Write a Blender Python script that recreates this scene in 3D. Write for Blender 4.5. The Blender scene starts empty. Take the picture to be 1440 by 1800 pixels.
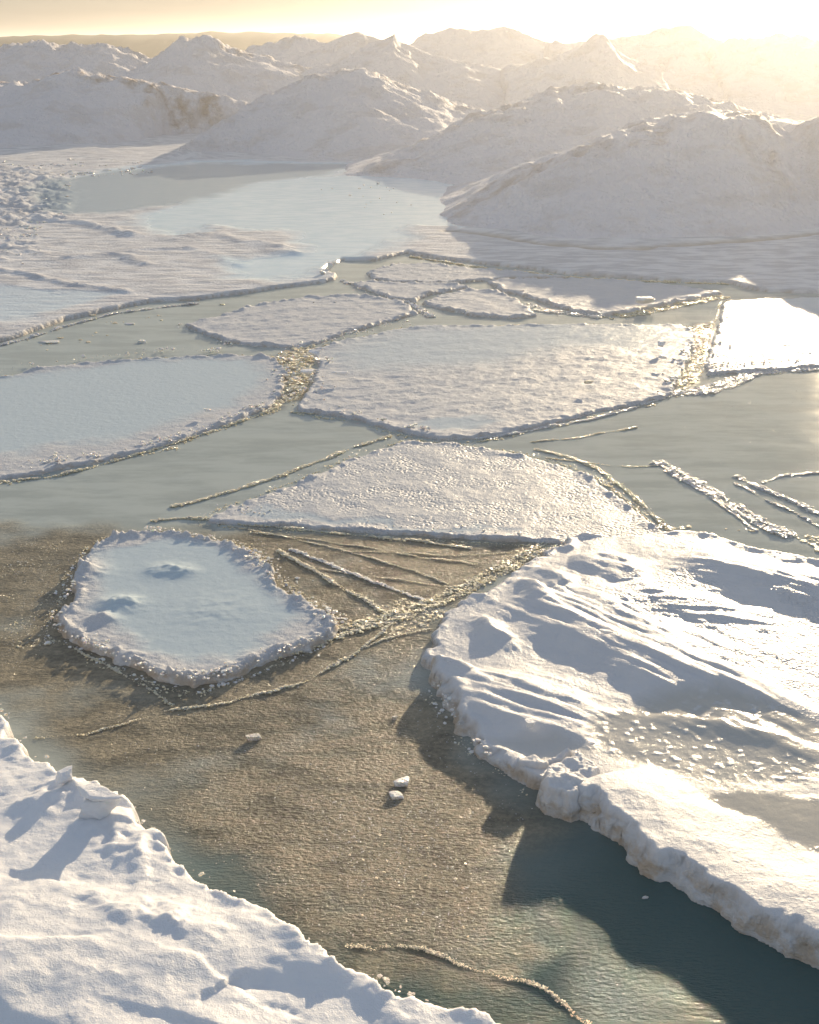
import bpy, bmesh, math
import numpy as np
from mathutils import Vector

# ------------------------------------------------------------------ camera, sky, sun, exposure
scn = bpy.context.scene
COL = scn.collection
CAM_H = 5.0
VFOV = math.radians(44.0)
PITCH = math.radians(20.4)
SUN_AZ, SUN_EL = math.radians(19.5), math.radians(11.0)
FPX = 900.0 / math.tan(VFOV / 2)          # focal length in pixels of the 1440x1800 photograph

cam = bpy.data.cameras.new('camera')
cam_o = bpy.data.objects.new('camera', cam)
COL.objects.link(cam_o)
cam.sensor_fit = 'VERTICAL'
cam.angle = VFOV
cam.clip_start, cam.clip_end = 0.1, 9000.0
cam_o.location = (0, 0, CAM_H)
cam_o.rotation_euler = (math.radians(90) - PITCH, 0, 0)
scn.camera = cam_o

world = bpy.data.worlds.new("World")
scn.world = world
world.use_nodes = True
wn = world.node_tree
bg = wn.nodes['Background']
sky = wn.nodes.new('ShaderNodeTexSky')
sky.sky_type = 'NISHITA'
sky.sun_disc = False
sky.sun_elevation = SUN_EL
sky.sun_rotation = SUN_AZ
sky.air_density = 1.0
sky.dust_density = 1.0
sky.ozone_density = 1.0
# thin high overcast: the clear sky's hue, paler, its brightness evened out (lum ** 0.16)
hs = wn.nodes.new('ShaderNodeHueSaturation')
hs.inputs['Saturation'].default_value = 0.54
wn.links.new(sky.outputs[0], hs.inputs['Color'])
lum = wn.nodes.new('ShaderNodeRGBToBW')
wn.links.new(hs.outputs[0], lum.inputs[0])
den = wn.nodes.new('ShaderNodeMath')
den.operation = 'POWER'
wn.links.new(lum.outputs[0], den.inputs[0])
den.inputs[1].default_value = 0.84
dv = wn.nodes.new('ShaderNodeVectorMath')
dv.operation = 'DIVIDE'
wn.links.new(hs.outputs[0], dv.inputs[0])
wn.links.new(den.outputs[0], dv.inputs[1])
tint = wn.nodes.new('ShaderNodeVectorMath')
tint.operation = 'MULTIPLY'
tint.inputs[1].default_value = (0.97, 1.0, 1.05)
wn.links.new(dv.outputs[0], tint.inputs[0])
# faint level streaks of cloud
tcw = wn.nodes.new('ShaderNodeTexCoord')
mpw = wn.nodes.new('ShaderNodeMapping')
mpw.inputs['Scale'].default_value = (2.2, 2.2, 42.0)
wn.links.new(tcw.outputs['Generated'], mpw.inputs['Vector'])
cln = wn.nodes.new('ShaderNodeTexNoise')
cln.inputs['Scale'].default_value = 2.0
cln.inputs['Detail'].default_value = 4.0
wn.links.new(mpw.outputs[0], cln.inputs['Vector'])
clr = wn.nodes.new('ShaderNodeMapRange')
clr.inputs['From Min'].default_value = 0.3
clr.inputs['From Max'].default_value = 0.7
clr.inputs['To Min'].default_value = 0.80
clr.inputs['To Max'].default_value = 1.10
wn.links.new(cln.outputs['Fac'], clr.inputs['Value'])
cls = wn.nodes.new('ShaderNodeVectorMath')
cls.operation = 'SCALE'
wn.links.new(tint.outputs[0], cls.inputs[0])
wn.links.new(clr.outputs[0], cls.inputs['Scale'])
wn.links.new(cls.outputs[0], bg.inputs[0])
bg.inputs[1].default_value = 0.15

sun = bpy.data.lights.new('sun', 'SUN')
sun.energy = 3.3
sun.angle = math.radians(0.5)
sun.color = (1.0, 0.79, 0.52)
sun_o = bpy.data.objects.new('sun', sun)
COL.objects.link(sun_o)
sdir = Vector((math.sin(SUN_AZ) * math.cos(SUN_EL), math.cos(SUN_AZ) * math.cos(SUN_EL), math.sin(SUN_EL)))
sun_o.rotation_euler = sdir.to_track_quat('Z', 'Y').to_euler()
sun_o.location = (20, 60, 40)

scn.view_settings.view_transform = 'Standard'
scn.view_settings.look = 'None'
scn.view_settings.gamma = 1.0
scn.view_settings.exposure = 1.2
scn.cycles.max_bounces = 6
scn.cycles.diffuse_bounces = 3
scn.cycles.glossy_bounces = 3
scn.cycles.transmission_bounces = 4
scn.cycles.volume_bounces = 0
scn.cycles.sample_clamp_indirect = 6.0

# ------------------------------------------------------------------ helpers
CP, SP = math.cos(PITCH), math.sin(PITCH)


def ray(px, py):
    a, b = (px - 720.0) / FPX, (900.0 - py) / FPX
    return np.array([a, CP + b * SP, -SP + b * CP])


def gp(px, py, z=0.0):
    """where the ground (height z) lies along the photograph's pixel"""
    d = ray(px, py)
    t = (z - CAM_H) / d[2]
    return d[0] * t, d[1] * t


def at_depth(px, py, Y):
    d = ray(px, py)
    t = Y / d[1]
    return d[0] * t, Y, CAM_H + d[2] * t


def gpl(pts, z=0.0):
    return np.array([gp(p[0], p[1], z) for p in pts])


def _hash(ix, iy, seed):
    h = (ix.astype(np.int64) * 374761393 + iy.astype(np.int64) * 668265263 + seed * 1442695041) & 0xFFFFFFFF
    h = ((h ^ (h >> 13)) * 1274126177) & 0xFFFFFFFF
    h = (h ^ (h >> 16)) & 0xFFFFFFFF
    return h


def noise(x, y, seed=0):
    """gradient noise, about -1..1"""
    x0, y0 = np.floor(x), np.floor(y)
    fx, fy = x - x0, y - y0
    ix, iy = x0.astype(np.int64), y0.astype(np.int64)
    u = fx * fx * fx * (fx * (fx * 6 - 15) + 10)
    v = fy * fy * fy * (fy * (fy * 6 - 15) + 10)

    def g(dx, dy):
        a = _hash(ix + dx, iy + dy, seed) * (2 * math.pi / 4294967296.0)
        return np.cos(a) * (fx - dx) + np.sin(a) * (fy - dy)
    n0 = g(0, 0) * (1 - u) + g(1, 0) * u
    n1 = g(0, 1) * (1 - u) + g(1, 1) * u
    return (n0 * (1 - v) + n1 * v) * 1.5


def fbm(x, y, scale, octv=4, seed=0, gain=0.5):
    s, a, t = 0.0, 1.0, 0.0
    f = 1.0 / scale
    for o in range(octv):
        s = s + a * noise(x * f + 17.3 * o, y * f - 9.1 * o, seed + o * 31)
        t += a
        a *= gain
        f *= 2.03
    return s / t * 1.3


def ridged(x, y, scale, octv=3, seed=0):
    s, a, t, f = 0.0, 1.0, 0.0, 1.0 / scale
    for o in range(octv):
        s = s + a * (1 - np.abs(noise(x * f, y * f, seed + o * 7)) * 1.6)
        t += a
        a *= 0.5
        f *= 2.1
    return s / t


def sstep(a, b, x):
    t = np.clip((x - a) / (b - a), 0, 1)
    return t * t * (3 - 2 * t)


def seg_dist(x, y, P, closed=False):
    """distance to a polyline, signed side (+ left of its direction), parameter 0..1 along it"""
    n = len(P)
    m = n if closed else n - 1
    best = np.full(x.shape, 1e9)
    side = np.zeros(x.shape)
    par = np.zeros(x.shape)
    L = [math.hypot(*(P[(i + 1) % n] - P[i])) for i in range(m)]
    tot, acc = sum(L), 0.0
    for i in range(m):
        a, b = P[i], P[(i + 1) % n]
        dx, dy = b[0] - a[0], b[1] - a[1]
        l2 = dx * dx + dy * dy + 1e-12
        t = np.clip(((x - a[0]) * dx + (y - a[1]) * dy) / l2, 0, 1)
        ex, ey = x - (a[0] + t * dx), y - (a[1] + t * dy)
        d = np.sqrt(ex * ex + ey * ey)
        k = d < best
        best = np.where(k, d, best)
        side = np.where(k, np.sign(dx * ey - dy * ex), side)
        par = np.where(k, (acc + t * L[i]) / tot, par)
        acc += L[i]
    return best, side, par


def inside(x, y, P):
    r = np.zeros(x.shape, bool)
    n = len(P)
    for i in range(n):
        (x0, y0), (x1, y1) = P[i], P[(i + 1) % n]
        if y0 == y1:
            continue
        c = ((y0 > y) != (y1 > y)) & (x < (x1 - x0) * (y - y0) / (y1 - y0) + x0)
        r ^= c
    return r


def sdf(x, y, P):
    d, _, _ = seg_dist(x, y, P, True)
    return np.where(inside(x, y, P), d, -d)


def new_mesh(name, V, F, mats, attrs=None, smooth=True, parent=None, origin=None, midx=None):
    V = np.asarray(V, np.float64)
    F = np.asarray(F)
    if origin is None:
        origin = np.array([0, 0, 0.0])
    V = V - origin
    me = bpy.data.meshes.new(name)
    k = F.shape[1]
    me.vertices.add(len(V))
    me.vertices.foreach_set('co', V.astype(np.float32).ravel())
    me.loops.add(F.size)
    me.loops.foreach_set('vertex_index', F.astype(np.int32).ravel())
    me.polygons.add(len(F))
    me.polygons.foreach_set('loop_start', np.arange(0, F.size, k, dtype=np.int32))
    me.polygons.foreach_set('use_smooth', np.full(len(F), bool(smooth)))
    me.update(calc_edges=True)
    me.validate()
    for m in (mats if isinstance(mats, (list, tuple)) else [mats]):
        me.materials.append(m)
    for a, val in (attrs or {}).items():
        at = me.attributes.new(a, 'FLOAT', 'POINT')
        at.data.foreach_set('value', np.asarray(val, np.float32).ravel())
    o = bpy.data.objects.new(name, me)
    COL.objects.link(o)
    o.location = origin
    if parent is not None:
        o.parent = parent
        o.location = Vector(origin) - parent.location
    return o


def tag(o, label=None, cat=None, group=None, kind=None):
    if label:
        o['label'] = label
    if cat:
        o['category'] = cat
    if group:
        o['group'] = group
    if kind:
        o['kind'] = kind
    return o


def grid_faces(nx, ny, keep=None):
    idx = np.arange(nx * ny).reshape(ny, nx)
    F = np.stack([idx[:-1, :-1], idx[:-1, 1:], idx[1:, 1:], idx[1:, :-1]], -1).reshape(-1, 4)
    if keep is not None:
        kf = keep.ravel()[F].any(1)
        F = F[kf]
    return F


def compact(V, F, attrs):
    used = np.zeros(len(V), bool)
    used[F.ravel()] = True
    remap = np.cumsum(used) - 1
    return V[used], remap[F], {k: np.asarray(v).ravel()[used] for k, v in attrs.items()}


def sheet(name, outline, zo, cell, hfun, mats, warp=0.05, wscale=0.25, edge=0.06, depth=0.2, seed=1, parent=None,
          jit=0.5, shape=0.5):
    """a slab of ice: its outline, traced at height zo, raised to hfun(x, y, s) and dropped into the water at its rim"""
    P = gpl(outline, zo)
    x0, y0 = P.min(0) - 0.25
    x1, y1 = P.max(0) + 0.25
    nx, ny = int((x1 - x0) / cell) + 2, int((y1 - y0) / cell) + 2
    X, Y = np.meshgrid(x0 + np.arange(nx) * cell, y0 + np.arange(ny) * cell)
    wx = warp * fbm(X, Y, wscale, 4, seed + 50, 0.5)
    wy = warp * fbm(X, Y, wscale, 4, seed + 90, 0.5)
    S = sdf(X + wx, Y + wy, P)
    top, attrs = hfun(X, Y, S)
    k = np.clip(S / edge, 0, 1) ** shape
    Z = -depth + (top + depth) * k
    keep = S > 0
    attrs = dict(attrs)
    attrs['side'] = 1 - sstep(0.75, 1.0, k)
    # broken faces: push the side about so that it is not a clean extrusion
    sd = np.clip(attrs['side'] * 4, 0, 1) * sstep(-0.02, 0.05, Z) * jit * 0.02
    X2 = X + sd * fbm(X + Y, Z * 1.3, 0.11, 3, seed + 5, 0.6)
    Y2 = Y + sd * fbm(Y - X, Z * 1.3 + 5, 0.11, 3, seed + 6, 0.6)
    V = np.stack([X2, Y2, Z], -1).reshape(-1, 3)
    F = grid_faces(nx, ny, keep)
    V, F, attrs = compact(V, F, attrs)
    org = np.array([P[:, 0].mean(), P[:, 1].mean(), 0.0])
    return new_mesh(name, V, F, mats, attrs, True, parent, org), P


# ------------------------------------------------------------------ broken pieces of ice
def ico(sub):
    bm = bmesh.new()
    bmesh.ops.create_icosphere(bm, subdivisions=sub, radius=1.0)
    v = np.array([p.co[:] for p in bm.verts])
    f = np.array([[q.index for q in p.verts] for p in bm.faces])
    bm.free()
    return v, f


RNG = np.random.default_rng(7)
ICO = {s: ico(s) for s in (1, 2, 3, 4)}


def chip(sub, cuts=9, rng=RNG, lo=0.45, hi=0.9, flat=False):
    """a unit lump with broken flat faces"""
    v, f = ICO[sub]
    v = v.copy()
    for _ in range(cuts):
        n = rng.normal(size=3)
        n /= np.linalg.norm(n)
        d = rng.uniform(lo, hi)
        p = v @ n
        v = v - np.clip(p - d, 0, None)[:, None] * n
    if flat:
        for _ in range(2):
            n = np.array([rng.normal(0, 0.16), rng.normal(0, 0.16), 1.0])
            n /= np.linalg.norm(n)
            p = v @ n
            v = v - np.clip(p - rng.uniform(0.25, 0.5), 0, None)[:, None] * n
    return v, f


CHIPS = {s: [chip(s, 7, flat=True) for _ in range(16)] for s in (1, 2)}


def rubble(pos, size, sub=1, flat=0.7, rng=RNG, sink=0.25):
    """one mesh of many small pieces; pos (n,3), size (n,)"""
    Vs, Fs, off = [], [], 0
    for p, s in zip(pos, size):
        v, f = CHIPS[sub][rng.integers(len(CHIPS[sub]))]
        a = rng.uniform(0, 2 * math.pi)
        c, sn = math.cos(a), math.sin(a)
        tl = rng.normal(0, 0.2)
        ct, st = math.cos(tl), math.sin(tl)
        q = v * np.array([rng.uniform(0.8, 1.5), rng.uniform(0.7, 1.1), flat * rng.uniform(0.6, 1.2)])
        q = q @ np.array([[1, 0, 0], [0, ct, st], [0, -st, ct]])
        q = q @ np.array([[c, sn, 0], [-sn, c, 0], [0, 0, 1]])
        q = q * s + np.array([p[0], p[1], p[2] + s * flat * (1 - sink) * 0.6])
        Vs.append(q)
        Fs.append(f + off)
        off += len(q)
    return np.concatenate(Vs), np.concatenate(Fs)


def along(P, n, rng=RNG, t=None):
    """n random points along a polyline and the normals there"""
    P = np.asarray(P)
    d = np.hypot(*(P[1:] - P[:-1]).T)
    c = np.concatenate([[0], np.cumsum(d)])
    u = (rng.uniform(0, 1, n) if t is None else t) * c[-1]
    i = np.clip(np.searchsorted(c, u) - 1, 0, len(d) - 1)
    w = ((u - c[i]) / d[i])[:, None]
    p = P[i] * (1 - w) + P[i + 1] * w
    tn = (P[i + 1] - P[i]) / d[i][:, None]
    return p, np.stack([-tn[:, 1], tn[:, 0]], 1), u


# ------------------------------------------------------------------ materials
def nodes(name):
    m = bpy.data.materials.new(name)
    m.use_nodes = True
    nt = m.node_tree
    return m, nt, nt.nodes['Principled BSDF'], lambda t: nt.nodes.new(t), nt.links.new


def _attr(new, name):
    a = new('ShaderNodeAttribute')
    a.attribute_name = name
    return a.outputs['Fac']


def _noise(new, link, tc, scale, detail=4, rough=0.55, stretch=None):
    n = new('ShaderNodeTexNoise')
    n.inputs['Scale'].default_value = scale
    n.inputs['Detail'].default_value = detail
    n.inputs['Roughness'].default_value = rough
    if stretch:
        mp = new('ShaderNodeMapping')
        mp.inputs['Scale'].default_value = stretch
        link(tc, mp.inputs['Vector'])
        link(mp.outputs[0], n.inputs['Vector'])
    else:
        link(tc, n.inputs['Vector'])
    return n.outputs['Fac']


def _mix(new, link, fac, a, b):
    m = new('ShaderNodeMix')
    m.data_type = 'RGBA'
    for s, v in (('Factor', fac), ('A', a), ('B', b)):
        sock = [i for i in m.inputs if i.name == s and i.type == ('VALUE' if s == 'Factor' else 'RGBA')][0]
        if isinstance(v, (tuple, list)):
            sock.default_value = (*v, 1)
        elif isinstance(v, (int, float)):
            sock.default_value = v
        else:
            link(v, sock)
    return [o for o in m.outputs if o.type == 'RGBA'][0]


def _math(new, link, op, a, b=0.0, c=None):
    m = new('ShaderNodeMath')
    m.operation = op
    for i, v in enumerate((a, b, c)):
        if v is None:
            continue
        if isinstance(v, (int, float)):
            m.inputs[i].default_value = v
        else:
            link(v, m.inputs[i])
    return m.outputs[0]


def _ramp(new, link, fac, lo, hi):
    m = new('ShaderNodeMapRange')
    m.interpolation_type = 'SMOOTHSTEP'
    m.inputs['From Min'].default_value = lo
    m.inputs['From Max'].default_value = hi
    link(fac, m.inputs['Value'])
    return m.outputs[0]


def snow_material(name, base=(0.81, 0.81, 0.82), side=(0.46, 0.38, 0.29), fine=90.0, med=14.0, bf=0.012, bm_=0.03,
                  rough=0.5, sss=0.0, dirt=(0.40, 0.32, 0.27), wetc=(0.58, 0.57, 0.52), spec=0.28, patch=0.0):
    m, nt, b, new, link = nodes(name)
    tc = new('ShaderNodeNewGeometry').outputs['Position']
    nf = _noise(new, link, tc, fine, 3, 0.6)
    nm = _noise(new, link, tc, med, 4, 0.6)
    nb = _noise(new, link, tc, med * 0.16, 3)
    col = _mix(new, link, _ramp(new, link, nb, 0.3, 0.75), base, tuple(c * k for c, k in zip(base, (0.93, 0.94, 0.96))))
    if patch:      # old dirty ice showing through the snow
        np_ = _noise(new, link, tc, 0.55, 6, 0.68, (0.8, 1.0, 1.6))
        col = _mix(new, link, _math(new, link, 'MULTIPLY', _ramp(new, link, np_, 0.48, 0.64), patch), col, (0.47, 0.41, 0.36))
    col = _mix(new, link, _attr(new, 'wet'), col, wetc)
    col = _mix(new, link, _math(new, link, 'MULTIPLY', _attr(new, 'dirt'), _ramp(new, link, nm, 0.35, 0.65)), col, dirt)
    sd = _attr(new, 'side')
    ns = _noise(new, link, tc, 5.0, 5, 0.65, (1, 1, 2.2))
    sc_ = _mix(new, link, _ramp(new, link, ns, 0.40, 0.62), side, (0.60, 0.61, 0.62))  # bare broken ice, browned in the colour for light through it and off water
    col = _mix(new, link, _math(new, link, 'MULTIPLY', sd, 0.85), col, sc_)
    link(col, b.inputs['Base Color'])
    # crystals: frost flowers, coarser and glossier grain
    cr = _attr(new, 'crystal')
    vor = new('ShaderNodeTexVoronoi')
    vor.feature = 'SMOOTH_F1'
    vor.inputs['Scale'].default_value = med * 2.6
    link(tc, vor.inputs['Vector'])
    r = _math(new, link, 'SUBTRACT', rough, _math(new, link, 'MULTIPLY', cr, 0.1))
    r = _math(new, link, 'SUBTRACT', r, _math(new, link, 'MULTIPLY', _attr(new, 'wet'), 0.3))
    link(r, b.inputs['Roughness'])
    h = _math(new, link, 'MULTIPLY', nf, bf)
    h = _math(new, link, 'MULTIPLY_ADD', nm, bm_, h)
    h = _math(new, link, 'MULTIPLY_ADD', _math(new, link, 'MULTIPLY', ns, sd), 0.05, h)
    dry = _math(new, link, 'SUBTRACT', 1.0, _math(new, link, 'MULTIPLY', _attr(new, 'wet'), 0.8))
    h = _math(new, link, 'MULTIPLY', h, dry)
    h = _math(new, link, 'MULTIPLY_ADD', _math(new, link, 'MULTIPLY', vor.outputs['Distance'], _math(new, link, 'MULTIPLY', _math(new, link, 'MULTIPLY', cr, _math(new, link, 'MULTIPLY_ADD', _ramp(new, link, nb, 0.38, 0.62), 0.9, 0.25)), _ramp(new, link, nm, 0.3, 0.65))), -0.028, h)
    bp = new('ShaderNodeBump')
    bp.inputs['Strength'].default_value = 1.0
    bp.inputs['Distance'].default_value = 1.0
    link(h, bp.inputs['Height'])
    link(bp.outputs[0], b.inputs['Normal'])
    b.inputs['IOR'].default_value = 1.31
    link(_math(new, link, 'MULTIPLY_ADD', cr, 0.22, spec), b.inputs['Specular IOR Level'])
    if sss:
        b.inputs['Subsurface Weight'].default_value = sss
        b.inputs['Subsurface Radius'].default_value = (1.0, 0.9, 0.75)
        b.inputs['Subsurface Scale'].default_value = 0.06
    return m


def crumb_material(name, base=(0.92, 0.91, 0.89), rough=0.3, trans=0.0):
    m, nt, b, new, link = nodes(name)
    tc = new('ShaderNodeNewGeometry').outputs['Position']
    n = _noise(new, link, tc, 9, 3)
    link(_mix(new, link, n, base, tuple(c * 0.8 for c in base)), b.inputs['Base Color'])
    b.inputs['Roughness'].default_value = rough
    b.inputs['IOR'].default_value = 1.31
    b.inputs['Transmission Weight'].default_value = trans
    b.inputs['Subsurface Weight'].default_value = 1.0
    b.inputs['Subsurface Radius'].default_value = (1.0, 0.85, 0.62)
    b.inputs['Subsurface Scale'].default_value = 0.015
    b.inputs['Specular IOR Level'].default_value = 0.7
    bp = new('ShaderNodeBump')
    bp.inputs['Distance'].default_value = 0.02
    link(_noise(new, link, tc, 60, 3), bp.inputs['Height'])
    link(bp.outputs[0], b.inputs['Normal'])
    return m


def water_material():
    m, nt, b, new, link = nodes('thin_lake_ice')
    tc = new('ShaderNodeNewGeometry').outputs['Position']
    sl, gl = _attr(new, 'slush'), _attr(new, 'skim')
    n1 = _noise(new, link, tc, 22, 5, 0.65)
    n2 = _noise(new, link, tc, 5, 4, 0.6, (1, 1.6, 1))
    n3 = _noise(new, link, tc, 0.9, 4, 0.6)
    n4 = _noise(new, link, tc, 24, 4, 0.62, (0.8, 2.0, 1))
    n5 = _noise(new, link, tc, 2.6, 5, 0.62, (0.7, 1.5, 1))
    grain = _math(new, link, 'MULTIPLY_ADD', _ramp(new, link, n1, 0.38, 0.66), 0.45, _math(new, link, 'MULTIPLY', _ramp(new, link, n5, 0.36, 0.62), 0.5))
    n6 = _noise(new, link, tc, 1.3, 6, 0.68, (0.55, 1.8, 1))
    skim = _mix(new, link, _ramp(new, link, n6, 0.40, 0.62), (0.43, 0.475, 0.455), (0.345, 0.385, 0.37))
    col = _mix(new, link, gl, (0.040, 0.092, 0.096), skim)
    slc = _mix(new, link, grain, (0.105, 0.092, 0.066), (0.37, 0.32, 0.23))
    k = _math(new, link, 'MULTIPLY', sl, _ramp(new, link, n3, 0.08, 0.50))
    col = _mix(new, link, k, col, slc)
    link(col, b.inputs['Base Color'])
    r = _math(new, link, 'MULTIPLY_ADD', sl, 0.09, 0.05)
    link(r, b.inputs['Roughness'])
    b.inputs['IOR'].default_value = 1.33
    link(_math(new, link, 'MULTIPLY_ADD', gl, -0.4, 0.5), b.inputs['Specular IOR Level'])
    h = _math(new, link, 'MULTIPLY', _math(new, link, 'MULTIPLY', n1, _math(new, link, 'MULTIPLY', k, _ramp(new, link, n5, 0.25, 0.6))), 0.022)
    h = _math(new, link, 'MULTIPLY_ADD', _math(new, link, 'MULTIPLY', n4, sl), 0.016, h)
    calm = _math(new, link, 'MULTIPLY_ADD', gl, -0.8, 1.0)
    h = _math(new, link, 'MULTIPLY_ADD', _math(new, link, 'MULTIPLY', n2, calm), 0.004, h)
    h = _math(new, link, 'MULTIPLY_ADD', _math(new, link, 'MULTIPLY', n1, calm), 0.0022, h)
    h = _math(new, link, 'MULTIPLY_ADD', _math(new, link, 'MULTIPLY', n4, _math(new, link, 'SUBTRACT', 1.0, gl)), 0.013, h)
    bp = new('ShaderNodeBump')
    bp.inputs['Distance'].default_value = 1.0
    bp.inputs['Strength'].default_value = 1.0
    link(h, bp.inputs['Height'])
    link(bp.outputs[0], b.inputs['Normal'])
    return m


def plain_material():
    m, nt, b, new, link = nodes('frozen_lake')
    tc = new('ShaderNodeNewGeometry').outputs['Position']
    gl = _attr(new, 'glass')
    n1 = _noise(new, link, tc, 14, 4, 0.6)
    n2 = _noise(new, link, tc, 2.2, 5, 0.62, (0.6, 1.4, 1))
    snow = _mix(new, link, _ramp(new, link, n2, 0.38, 0.62), (0.74, 0.745, 0.76), (0.54, 0.545, 0.57))
    gcol = _mix(new, link, _ramp(new, link, n2, 0.3, 0.7), (0.50, 0.66, 0.76), (0.68, 0.80, 0.87))
    gcol = _mix(new, link, _attr(new, 'blue'), gcol, (0.28, 0.36, 0.42))
    col = _mix(new, link, gl, snow, gcol)
    col = _mix(new, link, _math(new, link, 'MULTIPLY', _attr(new, 'side'), 0.85), col, (0.40, 0.35, 0.28))  # brown of backlit sides and the foot crack's shadow, put into the colour
    link(col, b.inputs['Base Color'])
    link(_math(new, link, 'MULTIPLY_ADD', gl, -0.28, 0.5), b.inputs['Roughness'])
    link(_math(new, link, 'MULTIPLY_ADD', gl, 0.4, 0.05), b.inputs['Specular IOR Level'])
    b.inputs['IOR'].default_value = 1.31
    h = _math(new, link, 'MULTIPLY_ADD', n2, 0.10, _math(new, link, 'MULTIPLY', n1, 0.025))
    h = _math(new, link, 'MULTIPLY', h, _math(new, link, 'MULTIPLY_ADD', gl, -0.9, 1.0))
    bp = new('ShaderNodeBump')
    bp.inputs['Distance'].default_value = 1.0
    link(h, bp.inputs['Height'])
    link(bp.outputs[0], b.inputs['Normal'])
    return m


def hill_material():
    m, nt, b, new, link = nodes('wooded_shore')
    tc = new('ShaderNodeNewGeometry').outputs['Position']
    n = _noise(new, link, tc, 0.12, 5, 0.65)
    link(_mix(new, link, _ramp(new, link, n, 0.4, 0.65), (0.05, 0.055, 0.04), (0.10, 0.09, 0.07)), b.inputs['Base Color'])
    b.inputs['Roughness'].default_value = 0.9
    return m


M_SNOW = snow_material('wind_packed_snow', fine=120, med=14, bf=0.003, bm_=0.012, rough=0.45, sss=0.25)
M_DRIFT = snow_material('drifted_snow', fine=120, med=14, bf=0.004, bm_=0.014, rough=0.42, sss=0.25, base=(0.69, 0.685, 0.69), wetc=(0.52, 0.50, 0.45), spec=0.13)
M_FLOE = snow_material('floe_snow', fine=70, med=11, bf=0.006, bm_=0.022, rough=0.55, base=(0.57, 0.58, 0.60), sss=0.3, wetc=(0.50, 0.59, 0.64), spec=0.05)
M_MOUND = snow_material('mound_snow', fine=6, med=1.2, bf=0.12, bm_=0.34, patch=0.28, spec=0.1, rough=0.65, base=(0.73, 0.72, 0.75))
M_CRUMB = crumb_material('broken_ice', (0.95, 0.93, 0.90), 0.16, 0.0)
M_CLEAR = crumb_material('clear_ice', (0.96, 0.94, 0.90), 0.13, 0.25)
M_AMBER = crumb_material('slushy_ice', (0.96, 0.84, 0.62), 0.15, 0.0)
M_WATER = water_material()
M_PLAIN = plain_material()
M_HILL = hill_material()


# ------------------------------------------------------------------ the lake: water and skim ice, out to the horizon
def build_water():
    ya = np.concatenate([np.linspace(-8, 4, 14)[:-1], 4 * (45 / 4) ** np.linspace(0, 1, 620),
                         45 * (1500 / 45) ** np.linspace(0, 1, 40)[1:]])
    ua = np.concatenate([np.linspace(-2.0, -0.5, 30)[:-1], np.linspace(-0.5, 0.55, 520), np.linspace(0.55, 2.0, 30)[1:]])
    U, Y = np.meshgrid(ua, ya)
    X = U * (np.abs(Y) * 0.85 + 2.0)
    sl = np.zeros(X.shape)
    for poly, w, amt in SLUSH:
        P = gpl(poly)
        s = sdf(X + 0.35 * fbm(X, Y, 0.9, 3, 4), Y + 0.5 * fbm(X, Y, 0.9, 3, 8), P)
        sl = np.maximum(sl, amt * sstep(-w, w, s))
    sk = sstep(6, 9.5, Y + 0.8 * fbm(X, Y, 2, 3, 2) - 0.55 * X)
    near = (Y > 4) & (Y < 30)
    amp = 0.006 * sl * np.where(near, 1, 0)
    Z = amp * (fbm(X * 0.8, Y * 1.2, 0.12, 4, 77, 0.65) + 0.1) + 0.003 * fbm(X, Y, 0.7, 3, 5) * near
    V = np.stack([X, Y, Z], -1).reshape(-1, 3)
    o = new_mesh('water', V, grid_faces(len(ua), len(ya)), M_WATER, {'slush': sl, 'skim': sk})
    tag(o, kind='structure')


SLUSH = [
    ([(-100, 940), (120, 930), (350, 930), (560, 930), (1000, 950), (900, 1010), (770, 1070), (740, 1140), (790, 1260),
      (900, 1370), (960, 1440), (880, 1530), (850, 1640), (780, 1700), (560, 1650), (380, 1530), (200, 1370), (40, 1280),  # brown slush ends on the slab's shadow line: lit and shaded tones painted in
      (-100, 1200)], 0.35, 0.9),
    ([(620, 1665), (700, 1665), (860, 1710), (980, 1760), (1040, 1830), (850, 1830)], 0.1, 0.1),
    ([(480, 640), (545, 610), (545, 700), (470, 725)], 0.2, 0.8),
    ([(1205, 580), (1240, 570), (1240, 640), (1180, 690)], 0.2, 0.8),
]
build_water()

# ------------------------------------------------------------------ the frozen lake behind, one sheet up to the mounds
PLAIN_EDGE = [(-400, 690), (-200, 640), (0, 597), (60, 578), (120, 556), (200, 540), (260, 526), (330, 523), (420, 512), (500, 501), (580, 491),
              (596, 480), (570, 468), (600, 452), (660, 455), (715, 441), (760, 450), (850, 460), (930, 468), (1000, 478), (1100, 484), (1200, 490), (1280, 494),
              (1300, 500), (1360, 508), (1440, 511), (1600, 515), (1900, 520)]


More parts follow.
